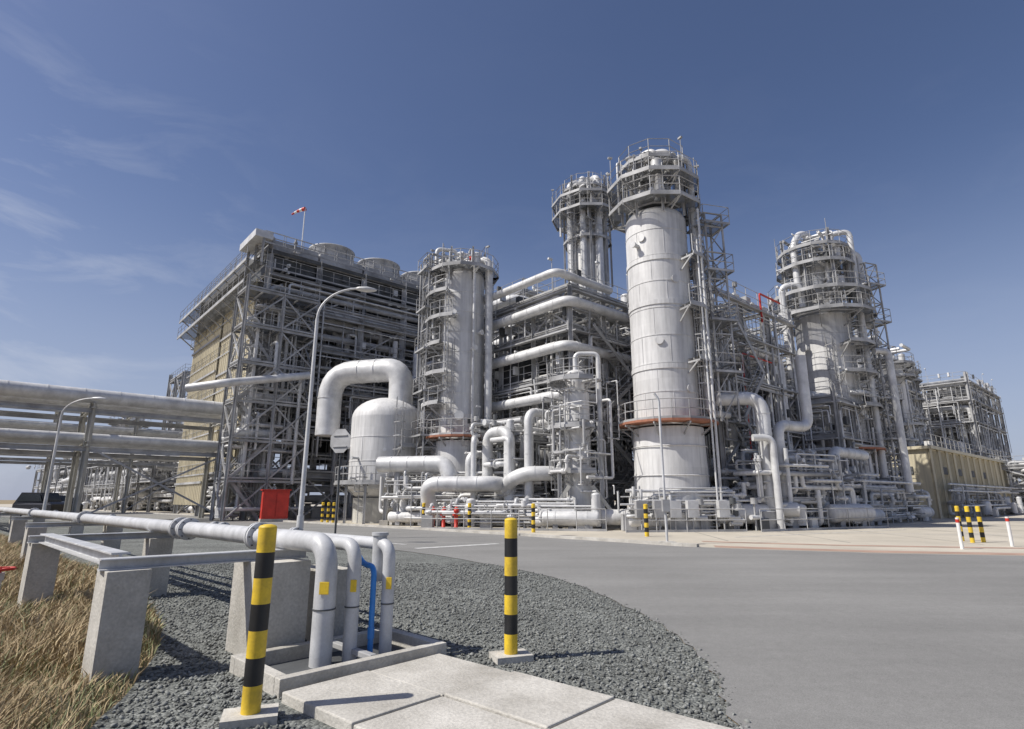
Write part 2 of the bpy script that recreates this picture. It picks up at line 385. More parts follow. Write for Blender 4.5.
sheet('ground',[(-1500,-300),(1500,-300),(1500,3000),(-1500,3000)],0,SOIL)
gedge=cr([(-1.2,1.5),(-2.2,3),(-2.83,4.28),(-3.09,5.09),(-3.86,6.77),(-5.1,8.6),(-8.4,12.3),(-11.5,15.3),(-24,27),(-60,58),(-115,104)])
near=cr([(1.3,-6),(1.35,1),(1.52,4.28),(1.75,5.3),(1.86,6.6),(1.7,8.37),(.92,11.56),(-.78,14.56),(-3.42,17.9),(-9,22.5),(-45,52),(-120,113)])
near=[(x+.03*math.sin(i*2.1),y+.03*math.sin(i*1.3)) for i,(x,y) in enumerate(near)]
gravel_poly=[(-1.2,-6)]+gedge+near[::-1]
sheet('gravel_bed',gravel_poly,.004,GRAV)
far=cr([(-170,175),(-45,69),(-18.7,43.5),(-2.1,27.5),(3.3,22),(6,19.2),(9.7,17.4),(14,16.2),(45,9),(160,-20)])
sheet('asphalt_road',near+far+[(160,-60),(1.3,-60)],.012,ASPH)
sheet('concrete_yard',[far[0]]+far+[(600,-20),(600,500),(-170,500)],.008,YARD)
kb=MB(); 
for a,c in zip(far[:-1],far[1:]):
    if a[0]<6: box(kb,(a[0],a[1],.05),(c[0],c[1],.05),.22,.12,iCONC)
kb.obj('kerb')
fr=[p for p in far if p[0]>6]
sheet('paver_strip',[(p[0]+.1,p[1]+.15) for p in fr]+[(p[0]+.3,p[1]+.9) for p in fr[::-1]],.013,PAVR)
fr2=[(p[0]+.5,p[1]+2.6) for p in fr]
sheet('paver_strip.001',fr2+[(p[0]+.1,p[1]+.5) for p in fr2[::-1]],.013,PAVR)
def strip(name,a,c,w,z=.016,mt_=None):
    a=V((*a,0));c=V((*c,0)); d=(c-a).normalized(); n=V((-d.y,d.x,0))*w/2
    sheet(name,[(a+n)[:2],(c+n)[:2],(c-n)[:2],(a-n)[:2]],z,mt_ or RMARK)
strip('road_marking',(-3.0,18.6),(-.5,20.6),.28)
strip('road_marking.001',(-3.6,20.2),(-14,29.6),.12)
strip('road_marking.002',(-16,31.4),(-30,43.6),.12)
strip('road_marking.003',(9,24),(20,30),.1)
strip('road_marking.004',(10,28),(28,24),.1)
for k in range(14):
    strip('yard_joint',(8+4*k,22-.9*k),(12+4*k,60),.05,.0105,TARC)

def inpoly(px,py,poly):
    ins=np.zeros(len(px),bool); n=len(poly)
    for i in range(n):
        x1,y1=poly[i];x2,y2=poly[(i+1)%n]
        c=((y1>py)!=(y2>py))&(px<(x2-x1)*(py-y1)/((y2-y1) if y2!=y1 else 1e-9)+x1); ins^=c
    return ins
slabpoly=[(-.72,5.95),(1.6,3.9),(.45,2.6),(-1.85,4.72)]
trpoly=[(-1.8,4.85),(-.6,6.1),(-1.35,6.85),(-2.55,5.6)]
octv=np.array([(1,0,0),(-1,0,0),(0,1,0),(0,-1,0),(0,0,1),(0,0,-1)],float)
octf=np.array([(0,2,4),(2,1,4),(1,3,4),(3,0,4),(2,0,5),(1,2,5),(3,1,5),(0,3,5)])
NS=52000
yy=3.4+ (rng.random(NS)**1.6)*11; xx=-9+rng.random(NS)*11.4
jit=rng.normal(0,.05,NS)
k=inpoly(xx-np.abs(jit),yy,gravel_poly)&~inpoly(xx,yy,slabpoly)&~inpoly(xx,yy,trpoly)&(xx>-1*yy)
xx=xx[k];yy=yy[k];n=len(xx)
s=(.010+.018*rng.random(n)**2)
ve=octv[None]*(.7+.6*rng.random((n,6,1)))*s[:,None,None]
ve[:,:,2]*=.7; th=rng.random(n)*6.28; x=ve[:,:,0].copy();y=ve[:,:,1].copy()
tl=rng.normal(0,.4,n)
ve[:,:,0]=x*np.cos(th)[:,None]-y*np.sin(th)[:,None]; ve[:,:,1]=x*np.sin(th)[:,None]+y*np.cos(th)[:,None]
ve[:,:,2]+=ve[:,:,0]*tl[:,None]
ve[:,:,0]+=xx[:,None];ve[:,:,1]+=yy[:,None];ve[:,:,2]+=.004+s[:,None]*.3
fa=(octf[None]+6*np.arange(n)[:,None,None]).reshape(-1,3)
def npmesh(name,v,f,material,col=None):
    me=bpy.data.meshes.new(name); v=v.reshape(-1,3)
    me.vertices.add(len(v)); me.vertices.foreach_set('co',v.astype(np.float32).ravel())
    k=f.shape[1]; me.loops.add(f.size); me.loops.foreach_set('vertex_index',f.astype(np.int32).ravel())
    me.polygons.add(len(f)); me.polygons.foreach_set('loop_start',np.arange(0,f.size,k,dtype=np.int32)); 
    me.update(calc_edges=True)
    if col is not None:
        at=me.color_attributes.new('Col','FLOAT_COLOR','POINT'); c=np.ones((len(v),4),np.float32); c[:,:3]=col; at.data.foreach_set('color',c.ravel())
    me.materials.append(material); o=bpy.data.objects.new(name,me); bpy.context.collection.objects.link(o); return o
def attrmat(name,rough=.9,trans=False):
    m,nt,b=nodes(name); a=nt.nodes.new('ShaderNodeAttribute'); a.attribute_name='Col'; nt.links.new(a.outputs['Color'],b.inputs['Base Color']); b.inputs['Roughness'].default_value=rough; return m
g=.09+.20*rng.random(n)**1.4; col=np.stack([g,g*1.03,g*.97],1); col=np.repeat(col,6,0)
npmesh('gravel_stones',ve,fa,attrmat('stone'),col)

# dry grass
NB=140000
yy=3.0+ (rng.random(NB)**1.5)*24
xl=-1.02*yy-1.5
ge=np.array(gedge); ex=np.interp(yy,ge[:,1],ge[:,0])
xx=xl+(ex-xl)*rng.random(NB)
edge=ex-xx
clump=np.sin(xx*2.3+np.sin(yy*1.7)*2)+np.sin(yy*3.1+xx*1.3)+rng.normal(0,.4,NB)
k=(clump>-1.6)&(edge+rng.normal(0,.25,NB)>.0)
xx=xx[k];yy=yy[k];edge=edge[k];clump=clump[k];n=len(xx)
h=(.07+.21*rng.random(n)**1.8)*np.clip(.5+edge*.6,.4,1.1)*(1+.25*clump)
w=.002+.0025*rng.random(n)+.0006*yy
th=rng.random(n)*6.28; le=h*(.25+.8*rng.random(n)); la=rng.random(n)*6.28
la=np.where(rng.random(n)<.45,la*.35+.2,la)
bx=np.cos(th)*w;by=np.sin(th)*w; lx=np.cos(la)*le;ly=np.sin(la)*le
P=np.zeros((n,5,3))
P[:,0]=np.stack([xx-bx,yy-by,0*xx],1);P[:,1]=np.stack([xx+bx,yy+by,0*xx],1)
P[:,2]=np.stack([xx+bx*.8+lx*.3,yy+by*.8+ly*.3,h*.6],1);P[:,3]=np.stack([xx-bx*.8+lx*.3,yy-by*.8+ly*.3,h*.6],1)
P[:,4]=np.stack([xx+lx,yy+ly,h*.97],1)
i0=5*np.arange(n)[:,None]
tri=np.concatenate([i0+np.array([[0,1,2]]),i0+np.array([[0,2,3]]),i0+np.array([[3,2,4]])])
t=rng.random(n)[:,None]; gr=(rng.random(n)<np.where(edge<.3,.45,np.where(clump<-.4,.28,.08)))[:,None]
c0=np.array([[.25,.18,.095]]);c1=np.array([[.56,.44,.26]])
cb=c0+(c1-c0)*t; cb=np.where(gr,np.array([[.19,.21,.08]])+.07*t,cb)
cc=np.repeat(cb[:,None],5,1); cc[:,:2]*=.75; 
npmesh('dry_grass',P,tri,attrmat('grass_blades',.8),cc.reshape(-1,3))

# ============================================================ foreground pads
def prism(m,poly,z0,z1,mi):
    n=len(poly); vs=[(x,y,z0) for x,y in poly]+[(x,y,z1) for x,y in poly]
    fs=[tuple(range(n))[::-1],tuple(range(n,2*n))]+[(i,(i+1)%n,n+(i+1)%n,n+i) for i in range(n)]
    m.add(vs,fs,mi)
m=MB()
er=V((.75,-.66));ec=V((-.68,-.74)); o0=V((-.70,5.93))
cuts=[0,.95,1.95,3.2]
for i in range(3):
    for j,(c0_,c1_) in enumerate(((0,.78),(.79,1.55))):
        a=o0+er*(cuts[i]+.008)+ec*c0_; b_=o0+er*(cuts[i+1]-.008)+ec*c0_; c=o0+er*(cuts[i+1]-.008)+ec*c1_; d=o0+er*(cuts[i]+.008)+ec*c1_
        prism(m,[a,d,c,b_],-.1,.072+.008*((i*2+j)%3),iCONC)
m.obj('concrete_slab',.01)
m=MB()
T=Fr(-1.80,4.86,45.5); L1,W1=1.66,1.02
for (u0,u1,w0,w1) in((0,L1,0,.1),(0,L1,W1-.1,W1),(0,.1,.1,W1-.1),(L1-.1,L1,.1,W1-.1)):
    prism(m,[T(u0,w0,0)[:2],T(u1,w0,0)[:2],T(u1,w1,0)[:2],T(u0,w1,0)[:2]],-.3,.14,iCONC)
prism(m,[T(.1,.1,0)[:2],T(L1-.1,.1,0)[:2],T(L1-.1,W1-.1,0)[:2],T(.1,W1-.1,0)[:2]],.005,.02,iDARK)
box(m,T(.9,.1,.12),T(.9,W1-.1,.12),.07,.05,iSTEEL)
m.obj('pipe_trench',.01)

def bollard(x,y,h=1.3,r=.065,base=True,name='bollard'):
    m=MB(); k=7; zb=.06 if base else 0
    for i in range(k):
        z0=zb+(h-zb)*i/k; z1=zb+(h-zb)*(i+1)/k
        lathe(m,x,y,[(z0,r),(z1,r)],iYEL if i%2==0 else iBLK,24)
    lathe(m,x,y,[(h,r),(h+.012,r*.85),(h+.02,r*.4),(h+.021,.001)],iYEL,24)
    if base: abox(m,(x,y,.03),(.36,.27,.06),math.radians(20),iCONC)
    m.obj(name)
bollard(-1.82,4.41); bollard(-.01,5.97)
for x_,y_ in((16.9,21.3),(16.35,21.1),(16.6,21.9)): bollard(x_,y_,1.25,.07,False)
for x_,y_ in((13.9,18.4),(16.3,19.4)):
    m=MB(); tube(m,(x_,y_,0),(x_,y_,.95),.05,iWHT,12); tube(m,(x_,y_,.8),(x_,y_,.9),.054,iRED,12); m.obj('marker_post')

m=MB()
D=Fr(-1.76,5.71,0); D.u=V((-.72,.694,0)).normalized(); D.w=V((.694,.72,0)); D.a=math.atan2(D.u.y,D.u.x)
def pier(x,y,w,d,h,ang=D.a):
    abox(m,(x,y,h/2-.1),(w,d,h+.2),ang,iCONC)
hp=.89
pts=[(-3.52,5.33),(-6.85,8.6),(-10.8,13.3),(-15.3,18.2),(-20.6,23.2),(-26,28.4),(-31.5,33.6)]
for i,(x,y) in enumerate(pts):
    pier(x+.02,y+.1,.38,.34,hp)
    q=V((x,y,0)); p2=q+D.w*1.55
    if i==0: p2=V((-2.5,6.25,0))
    pier(p2.x,p2.y,.70 if i==0 else .34,.5 if i==0 else .34,hp)
    ibeam(m,(x+.02-.2*(.694),y+.1-.2*.72,hp+.05),(p2.x+.25,p2.y+.26,hp+.05),.16,.10,iPG)
a=pts[0];c=pts[1]
ibeam(m,(a[0]-.1,a[1]+.2,hp+.065),(c[0]+.1,c[1],hp+.065),.15,.13,iPG)
pier(-2.12,6.85,.7,.35,.75)
zc=1.09
def along(s,off,z): return D(s,off,z)
pipe(m,[(-1.76,5.71,0),(-1.76,5.71,zc),along(60,0,zc)],.1,iPG,20,br=.26)
pipe(m,[(-1.23,6.0,0),(-1.23,6.0,zc-.03),along(.2,.58,zc-.03),along(60,.58,zc-.03)],.062,iPG,16,br=.15)
pipe(m,[(-1.53,5.83,0),(-1.53,5.83,zc-.02),along(60,.26,zc-.02)],.066,iPG,16,br=.18)
pipe(m,[(-1.36,5.93,0),(-1.36,5.93,.86),(-1.50,6.06,.86),(-1.62,6.18,.99)],.028,iBLUE,12,br=.09)
tube(m,(-1.36,5.93,.2),(-1.36,5.93,.3),.034,iBLUE,12)
tube(m,(-1.36,6.12,.7),(-1.36,6.12,1.14),.07,iPG,14); tube(m,(-1.36,6.12,1.14),(-1.36,6.12,1.17),.085,iPG,14)
pipe(m,[along(2,.95,1.02),along(60,.95,1.02)],.04,iPG,10)
for s_ in(1.6,4.0,4.35,11,18.5):
    for off,r in((0,.1),(.26,.066),(.58,.062)):
        for e in(-.03,.03):
            p=along(s_+off*.5+e,off,zc-(0 if off==0 else .025)); tube(m,p-D.u*.018,p+D.u*.018,r*1.55,iPG,18)
        for kk in range(8):
            th=kk*math.pi/4; q=along(s_+off*.5,off,zc)+D.w*math.cos(th)*r*1.3+V((0,0,math.sin(th)*r*1.3-(0 if off==0 else .025))); tube(m,q-D.u*.07,q+D.u*.07,.009,iDARK,6)
for (x,y,r) in((-1.76,5.71,.1),(-1.53,5.83,.066),(-1.23,6.0,.062)):
    tube(m,(x,y,.5),(x,y,.512),r*1.08,iDARK,16)
    abox(m,(x+.02,y-r-.006,.70),(r*.9,.006,.11),0,iYEL)
for x,y in pts:
    s_=(V((x,y,0))-D.o).dot(D.u)
    for off in(0,.26,.58): abox(m,along(s_,off,hp+.13),(.25,.06,.08),D.a,iPG)
m.obj('pipe_rack',.006)
m=MB(); x,y=-5.75,6.75
tube(m,(x,y,0),(x,y,.62),.035,iPG,10); tube(m,(x,y,.62),(x,y,.7),.05,iPG,10)
tp=[(x+.13*math.cos(t_),y+.13*math.sin(t_),.74) for t_ in [i*math.pi/8 for i in range(17)]]
sweep(m,tp,.014,iRED,8)
for t_ in range(4): tube(m,(x,y,.74),(x+.13*math.cos(t_*1.57),y+.13*math.sin(t_*1.57),.74),.01,iRED,6)
tube(m,(x,y,.7),(x,y,.76),.018,iRED,8)
m.obj('hand_wheel_valve')

# ============================================================ street furniture
def lamp(x,y,h,arm,name='street_lamp',lean=0):
    m=MB(); d=V((arm[0],arm[1],0)); L=d.length; d.normalize()
    hs=h*.86
    tube(m,(x,y,0),(x,y,hs),.10,iPIPE,16,.06)
    tube(m,(x,y,0),(x,y,.9),.14,iPIPE,16,.13); abox(m,(x,y,.04),(.5,.5,.1),0,iCONC)
    c=[]
    for i in range(11):
        q=i/10; th=q*math.pi/2*.92
        c.append(V((x,y,hs))+d*(L*(1-math.cos(th)))+V((0,0,(h-hs)*math.sin(th))))
    sweep(m,c,.045,iPIPE,10)
    e=c[-1]; 
    hv=[];
    for s_,w_,t_ in((0,.08,.06),(.12,.15,.09),(.45,.19,.12),(.75,.12,.07),(.85,.03,.03)):
        n_=V((-d.y,d.x,0))
        for kk in range(10):
            th=2*math.pi*kk/10; hv.append(e+d*s_+V((0,0,-.02*s_))+n_*w_*math.cos(th)+V((0,0,t_*math.sin(th))))
    m.add(hv,[(i*10+k_,(i+1)*10+k_,(i+1)*10+(k_+1)%10,i*10+(k_+1)%10) for i in range(4) for k_ in range(10)]+[tuple(range(10)),tuple(range(49,39,-1))],iPIPE,True)
    m.obj(name)
lamp(-8.15,22.7,10.3,(1.7,.3))
lamp(-27.5,34.5,7.6,(1.7,.3))
m=MB(); x,y=-6.15,20.6
tube(m,(x,y,0),(x,y,3.9),.038,iDARK,12)
nn=V((-.35,-.93,0)).normalized(); tt=V((-nn.y,nn.x,0))
c=V((x,y,3.55))+nn*.07; r=.46; oc=[tt*(r*math.cos(math.pi/8+i*math.pi/4))+V((0,0,r*math.sin(math.pi/8+i*math.pi/4))) for i in range(8)]
fv=[c+p for p in oc]; bv=[c+p-nn*.012 for p in oc]
m.add(fv+bv,[tuple(range(8))]+[(i,i+8,(i+1)%8+8,(i+1)%8) for i in range(8)],iSTEEL); m.add([v-nn*.001 for v in bv],[tuple(range(7,-1,-1))],iRED)
for z in(3.35,3.75): box(m,c+tt*-.3+nn*.02+V((0,0,z-3.55)),c+tt*.3+nn*.02+V((0,0,z-3.55)),.03,.03,iSTEEL)
m.obj('stop_sign')
m=MB(); bx_,by_=-16.6,41.0
abox(m,(bx_,by_,1.15),(1.7,1.1,1.9),.5,iRED)
G_=Fr(bx_,by_,math.degrees(.5))
for s_ in(-.42,.42): abox(m,G_(s_,-.57,1.15),(.74,.05,1.6),.5,iRED)
abox(m,(bx_,by_,2.15),(1.9,1.3,.08),.5,iRED); abox(m,(bx_,by_,.1),(1.8,1.2,.2),.5,iCONC); m.obj('fire_equipment_cabinet')
def hydrant(x,y,h=1.2):
    m=MB(); lathe(m,x,y,[(0,.16),(.05,.16),(.06,.1),(h*.7,.1),(h*.72,.14),(h*.85,.13)]+dome(h*.85,.12,.12,4),iRED,16)
    for a_ in(0,2,4): tube(m,(x,y,h*.6),(x+.22*math.cos(a_),y+.22*math.sin(a_),h*.6),.05,iRED if a_ else iYEL,10)
    m.obj('fire_hydrant')
for p in((-3.6,31.0),(-4.3,32),(-2.9,30.6)): hydrant(*p)
for p in((-4.9,32.6),(-12.2,39),(-12.9,40),(-11.6,38.2),(-2.2,30.4),(1.0,27.6),(5.6,24.6)): bollard(p[0],p[1],1.3,.09,False)
def car(x,y,ang,mi=iCARP,k=1.0):
    m=MB(); F=Fr(x,y,ang)
    body=[(-2.2,.35),(-2.2,.9*k),(-1.9,1.05*k),(-1.2,1.1*k),(-.6,1.7*k),(1.6,1.72*k),(2.05,1.1*k),(2.2,.9*k),(2.2,.35)]
    n_=len(body); vs=[F(u,-.88+(.14 if z>1.3 else 0),z) for u,z in body]+[F(u,.88-(.14 if z>1.3 else 0),z) for u,z in body]
    m.add(vs,[tuple(range(n_))[::-1],tuple(range(n_,2*n_))]+[(i,(i+1)%n_,n_+(i+1)%n_,n_+i) for i in range(n_)],mi)
    for w in(-.86,.86):
        m.add([F(-1.05,w*1.02,1.12*k),F(1.85,w*1.02,1.12*k),F(1.5,w*.88,1.62*k),F(-.55,w*.88,1.62*k)],[(0,1,2,3)],iGLASS)
    m.add([F(-1.2,-.7,1.14*k),F(-1.2,.7,1.14*k),F(-.66,.66,1.64*k),F(-.66,-.66,1.64*k)],[(0,1,2,3)],iGLASS)
    for u in(-1.4,1.4):
        for w in(-.8,.8): tube(m,F(u,w-.1,.36),F(u,w+.1,.36),.36,iRUB,16)
    m.obj('parked_car',.03)
car(-40.4,50.4,165,iCARP,1.22); car(-43.0,55.5,160,iCARP,1.1)

# ============================================================ columns
def nozzles(m,cx,cy,r,z0,z1,N):
    for _ in range(N):
        a=R.uniform(math.pi*.95,math.pi*2.1); z=R.uniform(z0,z1); q=R.choice((.08,.12,.2)); L=R.uniform(.25,.5)
        o=V((math.cos(a),math.sin(a),0)); c=V((cx,cy,z)); tube(m,c+o*(r-.05),c+o*(r+L),q,iPIPE,12); tube(m,c+o*(r+L),c+o*(r+L+.08),q*1.5,iPIPE,14)
def downpipe(m,cx,cy,r,ang,zt,zb,pr,outl=.4,endv=None):
    a=math.radians(ang); o=V((math.cos(a),math.sin(a),0)); c=V((cx,cy,0)); d=r+outl+pr
    pts=[c+V((0,0,zt-1.2))+o*(r*.3),c+V((0,0,zt))+o*(r*.3),c+V((0,0,zt))+o*d,c+V((0,0,zb))+o*d]
    if endv: pts.append(pts[-1]+V(endv))
    pipe(m,pts,pr,iPIPE,seam=1.5)
def lattice(m,cx,cy,w,z0,z1,ang,step=1.6):
    F=Fr(cx,cy,ang); cs=[(-w/2,-w/2),(w/2,-w/2),(w/2,w/2),(-w/2,w/2)]
    for u,v in cs: box(m,F(u,v,z0),F(u,v,z1),.09,.09,iSTEEL)
    z=z0
    while z<z1-.1:
        z2=min(z1,z+step)
        for i in range(4):
            a=cs[i];b_=cs[(i+1)%4]
            box(m,F(*a,z2),F(*b_,z2),.07,.07,iSTEEL); box(m,F(*a,z),F(*b_,z2),.05,.05,iSTEEL)
        z=z2
    z=z0+2.6
    while z<z1: plate(m,F,-w/2-.3,w/2+.3,-w/2-.3,w/2+.3,z,iGRATE); e=w/2+.3; rail(m,[F(-e,-e,z),F(e,-e,z),F(e,e,z),F(-e,e,z)],closed=True); z+=2.9
def masts(m,cx,cy,r,z,n,h=1.7):
    for _ in range(n):
        a=R.uniform(0,6.28); x_=cx+r*math.cos(a);y_=cy+r*math.sin(a); hh=h*R.uniform(.6,1.2)
        tube(m,(x_,y_,z),(x_,y_,z+hh),.022,iSTEEL,5)
        if R.random()<.6: abox(m,(x_,y_,z+hh),(.26,.13,.1),a,iSTEEL)
# --- main column
x,y=8.5,31; m=MB()
lathe(m,x,y,[(0,2.0),(5.2,1.86)],iCLAD,48)
for z in(1.2,2.7,4.2): lathe(m,x,y,[(z-.03,1.97),(z,2.0),(z+.03,1.96)],iCLAD,48,False)
shell(m,x,y,5.3,17.3,1.74,seam=1.55)
for z in (8.4,12.0,14.6): lathe(m,x,y,[(z-.14,1.745),(z-.13,1.79),(z+.13,1.79),(z+.14,1.745)],iCLAD,44,False)
ringplat(m,x,y,1.8,2.65,5.5,mi=iORANGE)
ringplat(m,x,y,1.76,2.7,14.7,-60,70); ringplat(m,x,y,1.76,2.7,11.7,-70,60); ringplat(m,x,y,1.76,2.6,8.8,-60,60)
ladder(m,x,y,1.8,-35,5.5,12.2);ladder(m,x,y,1.8,-15,12.2,18.0)
lattice(m,x+2.9,y-.6,1.1,5.5,17.5,15)
for z,r0,r1 in((18.1,.4,2.7),(19.6,1.2,2.75),(20.9,1.0,2.0)):
    ringplat(m,x,y,r0,r1,z,seg=36)
for a_ in range(0,360,45):
    c=V((x+1.9*math.cos(math.radians(a_)),y+1.9*math.sin(math.radians(a_)),17.3)); ibeam(m,c,c+V((0,0,3.9 if a_%90 else 3.0)),.12,.12,iSTEEL)
pipe(m,[(x,y,18.0),(x,y,22.0),(x+.9,y-.4,22.0),(x+.9,y-.4,20.4)],.28,iPIPE); pipe(m,[(x-.8,y-.6,18.2),(x-.8,y-.6,21.6),(x-.1,y-1.2,21.6),(x-.1,y-1.2,18.2)],.18,iPIPE)
pipe(m,[(x+1.2,y-1,18.2),(x+1.2,y-1,21.3),(x+2.1,y-.6,21.3),(x+2.1,y-.6,6),(x+3.4,y,6)],.18,iPIPE,seam=1.5)
pipe(m,[(x-1.3,y,18.2),(x-1.3,y,21.2),(x-1.3,y-1,21.2),(x-1.3,y-1,19.3)],.12,iPIPE); pipe(m,[(x-.2,y+.9,18),(x-.2,y+.9,22.2),(x-.9,y+.9,22.2),(x-.9,y+.9,18)],.2,iPIPE)
T0=Fr(x,y,ANG); smallstuff(m,T0,-1.5,1.5,-1.5,1.5,[18.1,19.6],22); clutter(m,T0,-1.7,1.7,-1.7,1.7,17.8,21.6,28,(.03,.05,.07)); masts(m,x,y,2.6,19.6,8)
pipe(m,[(x+2.0,y-1.7,17.5),(x+2.0,y-1.7,1)],.07,iPIPE);pipe(m,[(x+1.7,y-2.0,15.5),(x+1.7,y-2.0,1)],.05,iPIPE)
for a_,z in((250,9.8),(285,13.3),(228,15.9),(300,7.2)):
    o=V((math.cos(math.radians(a_)),math.sin(math.radians(a_)),0)); c=V((x,y,z)); tube(m,c+o*1.7,c+o*1.80,.18,iCLAD,18); tube(m,c+o*1.80,c+o*1.83,.22,iCLAD,18)
nozzles(m,x,y,1.76,6.5,16.5,2)
m.obj('distillation_column')
# --- left column
x,y=-3.45,38; m=MB()
lathe(m,x,y,[(0,1.75),(5.2,1.6)],iCLAD,40); shell(m,x,y,5.3,16.6,1.5,seam=1.4)
ringplat(m,x,y,1.6,2.3,5.5,mi=iORANGE)
for z,a0,a1 in((7.6,60,240),(9.6,100,250),(11.6,90,240),(13.4,110,260),(15.2,80,250)): ringplat(m,x,y,1.52,2.6,z,a0,a1)
ringplat(m,x,y,.4,2.5,17.0,seg=30)
ringplat(m,x,y,.4,1.6,18.3,0,200,seg=40)
for a_ in range(0,360,60):
    c=V((x+1.5*math.cos(math.radians(a_)),y+1.5*math.sin(math.radians(a_)),16.2)); ibeam(m,c,c+V((0,0,2.5)),.12,.12,iSTEEL)
lattice(m,x-2.1,y-.3,1.1,0,18.2,30)
ladder(m,x,y,1.5,200,5.5,17); ladder(m,x,y,1.5,250,5.5,11)
downpipe(m,x,y,1.5,335,17.9,3,.26,.3,(1.5,.6,0)); downpipe(m,x,y,1.5,300,17.2,4,.1,.2)
pipe(m,[(x-.5,y,17),(x-.5,y,18.9),(x-1.9,y-.4,18.9),(x-1.9,y-.4,12)],.14,iPIPE)
T0=Fr(x,y,ANG); smallstuff(m,T0,-1.4,1.4,-1.4,1.4,[17.0],16); nozzles(m,x,y,1.52,6,16,8); masts(m,x,y,2.4,17,6)
clutter(m,T0,-2.4,1,-1,2.4,6,18.2,18,(.04,.06,.09)); clutter(m,T0,-1.7,1.7,-1.7,1.7,17.1,19.0,12,(.03,.05,.07))
m.obj('distillation_column')
# --- back column
x,y=6.9,48; m=MB()
shell(m,x,y,0,26,1.25,seam=1.5)
for z,r1 in((24.2,2.2),(26.6,3.2),(28.0,3.2)): ringplat(m,x,y,.5,r1,z,seg=36)
ringplat(m,x,y,.5,2.2,29.2,seg=40)
for a_ in range(0,360,45):
    c=V((x+2.1*math.cos(math.radians(a_)),y+2.1*math.sin(math.radians(a_)),20)); ibeam(m,c,c+V((0,0,10.3)),.16,.16,iSTEEL)
for a_,rr in((200,.35),(250,.3),(300,.35),(340,.22),(160,.2)):
    o=V((math.cos(math.radians(a_)),math.sin(math.radians(a_)),0)); c=V((x,y,0))+o*1.65
    pipe(m,[c+V((0,0,14)),c+V((0,0,30.2-R.random())),c-o*.9+V((0,0,30.2)),c-o*.9+V((0,0,28))],rr,iPIPE)
T0=Fr(x,y,ANG); smallstuff(m,T0,-2,2,-2,2,[26.6,28.0],26); clutter(m,T0,-2,2,-2,2,24,30,28,(.04,.06,.1)); ladder(m,x,y,2.2,230,16,27); masts(m,x,y,3.1,28,8,1.8)
m.obj('distillation_column')
# --- right column
x,y=23.9,42; m=MB()
lathe(m,x,y,[(0,2.2),(4.8,2.0)],iCLAD,40); shell(m,x,y,4.9,15.4,1.9,seam=1.4); lathe(m,x,y,[(15.4,1.9),(16.4,1.3)],iCLAD,40); shell(m,x,y,16.4,19.5,1.25,seam=1.2)
for z,r1,a0,a1 in((15.0,3.7,0,360),(16.6,3.6,90,360),(19.0,2.8,0,360),(20.4,2.6,0,360),(12.6,3.3,-90,60),(10.4,3.2,-100,60),(8,3.2,-80,60),(5.0,3.0,0,360)):
    ringplat(m,x,y,1.95 if z<16 else .6,r1,z,a0,a1,seg=24,mi=iORANGE if z==5.0 else iGRATE)
for a_ in range(0,360,45):
    c=V((x+2.4*math.cos(math.radians(a_)),y+2.4*math.sin(math.radians(a_)),15)); ibeam(m,c,c+V((0,0,6.6 if a_%90==0 else 5.4)),.15,.15,iSTEEL)
pipe(m,[(x,y,19.8),(x,y,22.0),(x-1.2,y-.6,22.0),(x-2.0,y-1.0,20.8),(x-2.0,y-1.0,17)],.26,iPIPE)
pipe(m,[(x+1,y-1,16),(x+1,y-1,21.7),(x+2.2,y-1.5,21.7),(x+2.2,y-1.5,3)],.2,iPIPE,seam=1.5)
pipe(m,[(x+.3,y-1.2,16.8),(x+.3,y-1.2,20),(x+2.8,y-1.2,20),(x+2.8,y-1.2,14)],.26,iPIPE)
pipe(m,[(x-2.1,y-1.5,15.5),(x-2.1,y-1.5,17.3),(x-3.4,y-1.2,17.3),(x-3.4,y-1.2,8),(x-6,y-2,8)],.24,iPIPE,seam=1.5)
lattice(m,x+3.2,y-1,1.2,3,19,20)
T0=Fr(x,y,ANG); smallstuff(m,T0,-2.3,2.3,-2.3,2.3,[15,16.6,19.0],36); clutter(m,T0,-2.2,2.2,-2.2,2.2,15,22,34,(.05,.08,.12)); nozzles(m,x,y,1.9,5.5,15,6); ladder(m,x,y,1.9,-60,5,15); ladder(m,x,y,1.9,-110,5,12); masts(m,x,y,3.5,15,9); masts(m,x,y,2.6,20.4,5)
pipe(m,[(x+2.4,y-2.0,12),(x+3.4,y-2.0,12),(x+3.4,y-2.0,2)],.25,iPIPE,seam=1.5)
m.obj('distillation_column')
for (x,y,r,h) in((36,58,1.4,17.0),(41.5,61,1.2,15.5),(46,72,1.4,18),(33,54,1.0,13),(53,76,1.3,18),(-62,92,1.7,13),(-52,90,2.0,8),(-34,74,1.5,21)):
    m=MB(); shell(m,x,y,0,h,r,seam=1.6,n=28)
    for z in np.arange(4,h+1,2.6): 
        a0=R.uniform(0,360); ringplat(m,x,y,r,r+1.1,float(z),a0,a0+R.choice((180,270,360)),seg=30)
    ringplat(m,x,y,.3,r+1.2,h+.3,seg=30); T0=Fr(x,y,ANG); clutter(m,T0,-r-.7,r+.7,-r-.7,r+.7,2,h+2.2,26,(.06,.1,.18)); ladder(m,x,y,r,240,2,h); smallstuff(m,T0,-r,r,-r,r,[h+.3],10); masts(m,x,y,r+1,h+.3,4)
    m.obj('process_column')
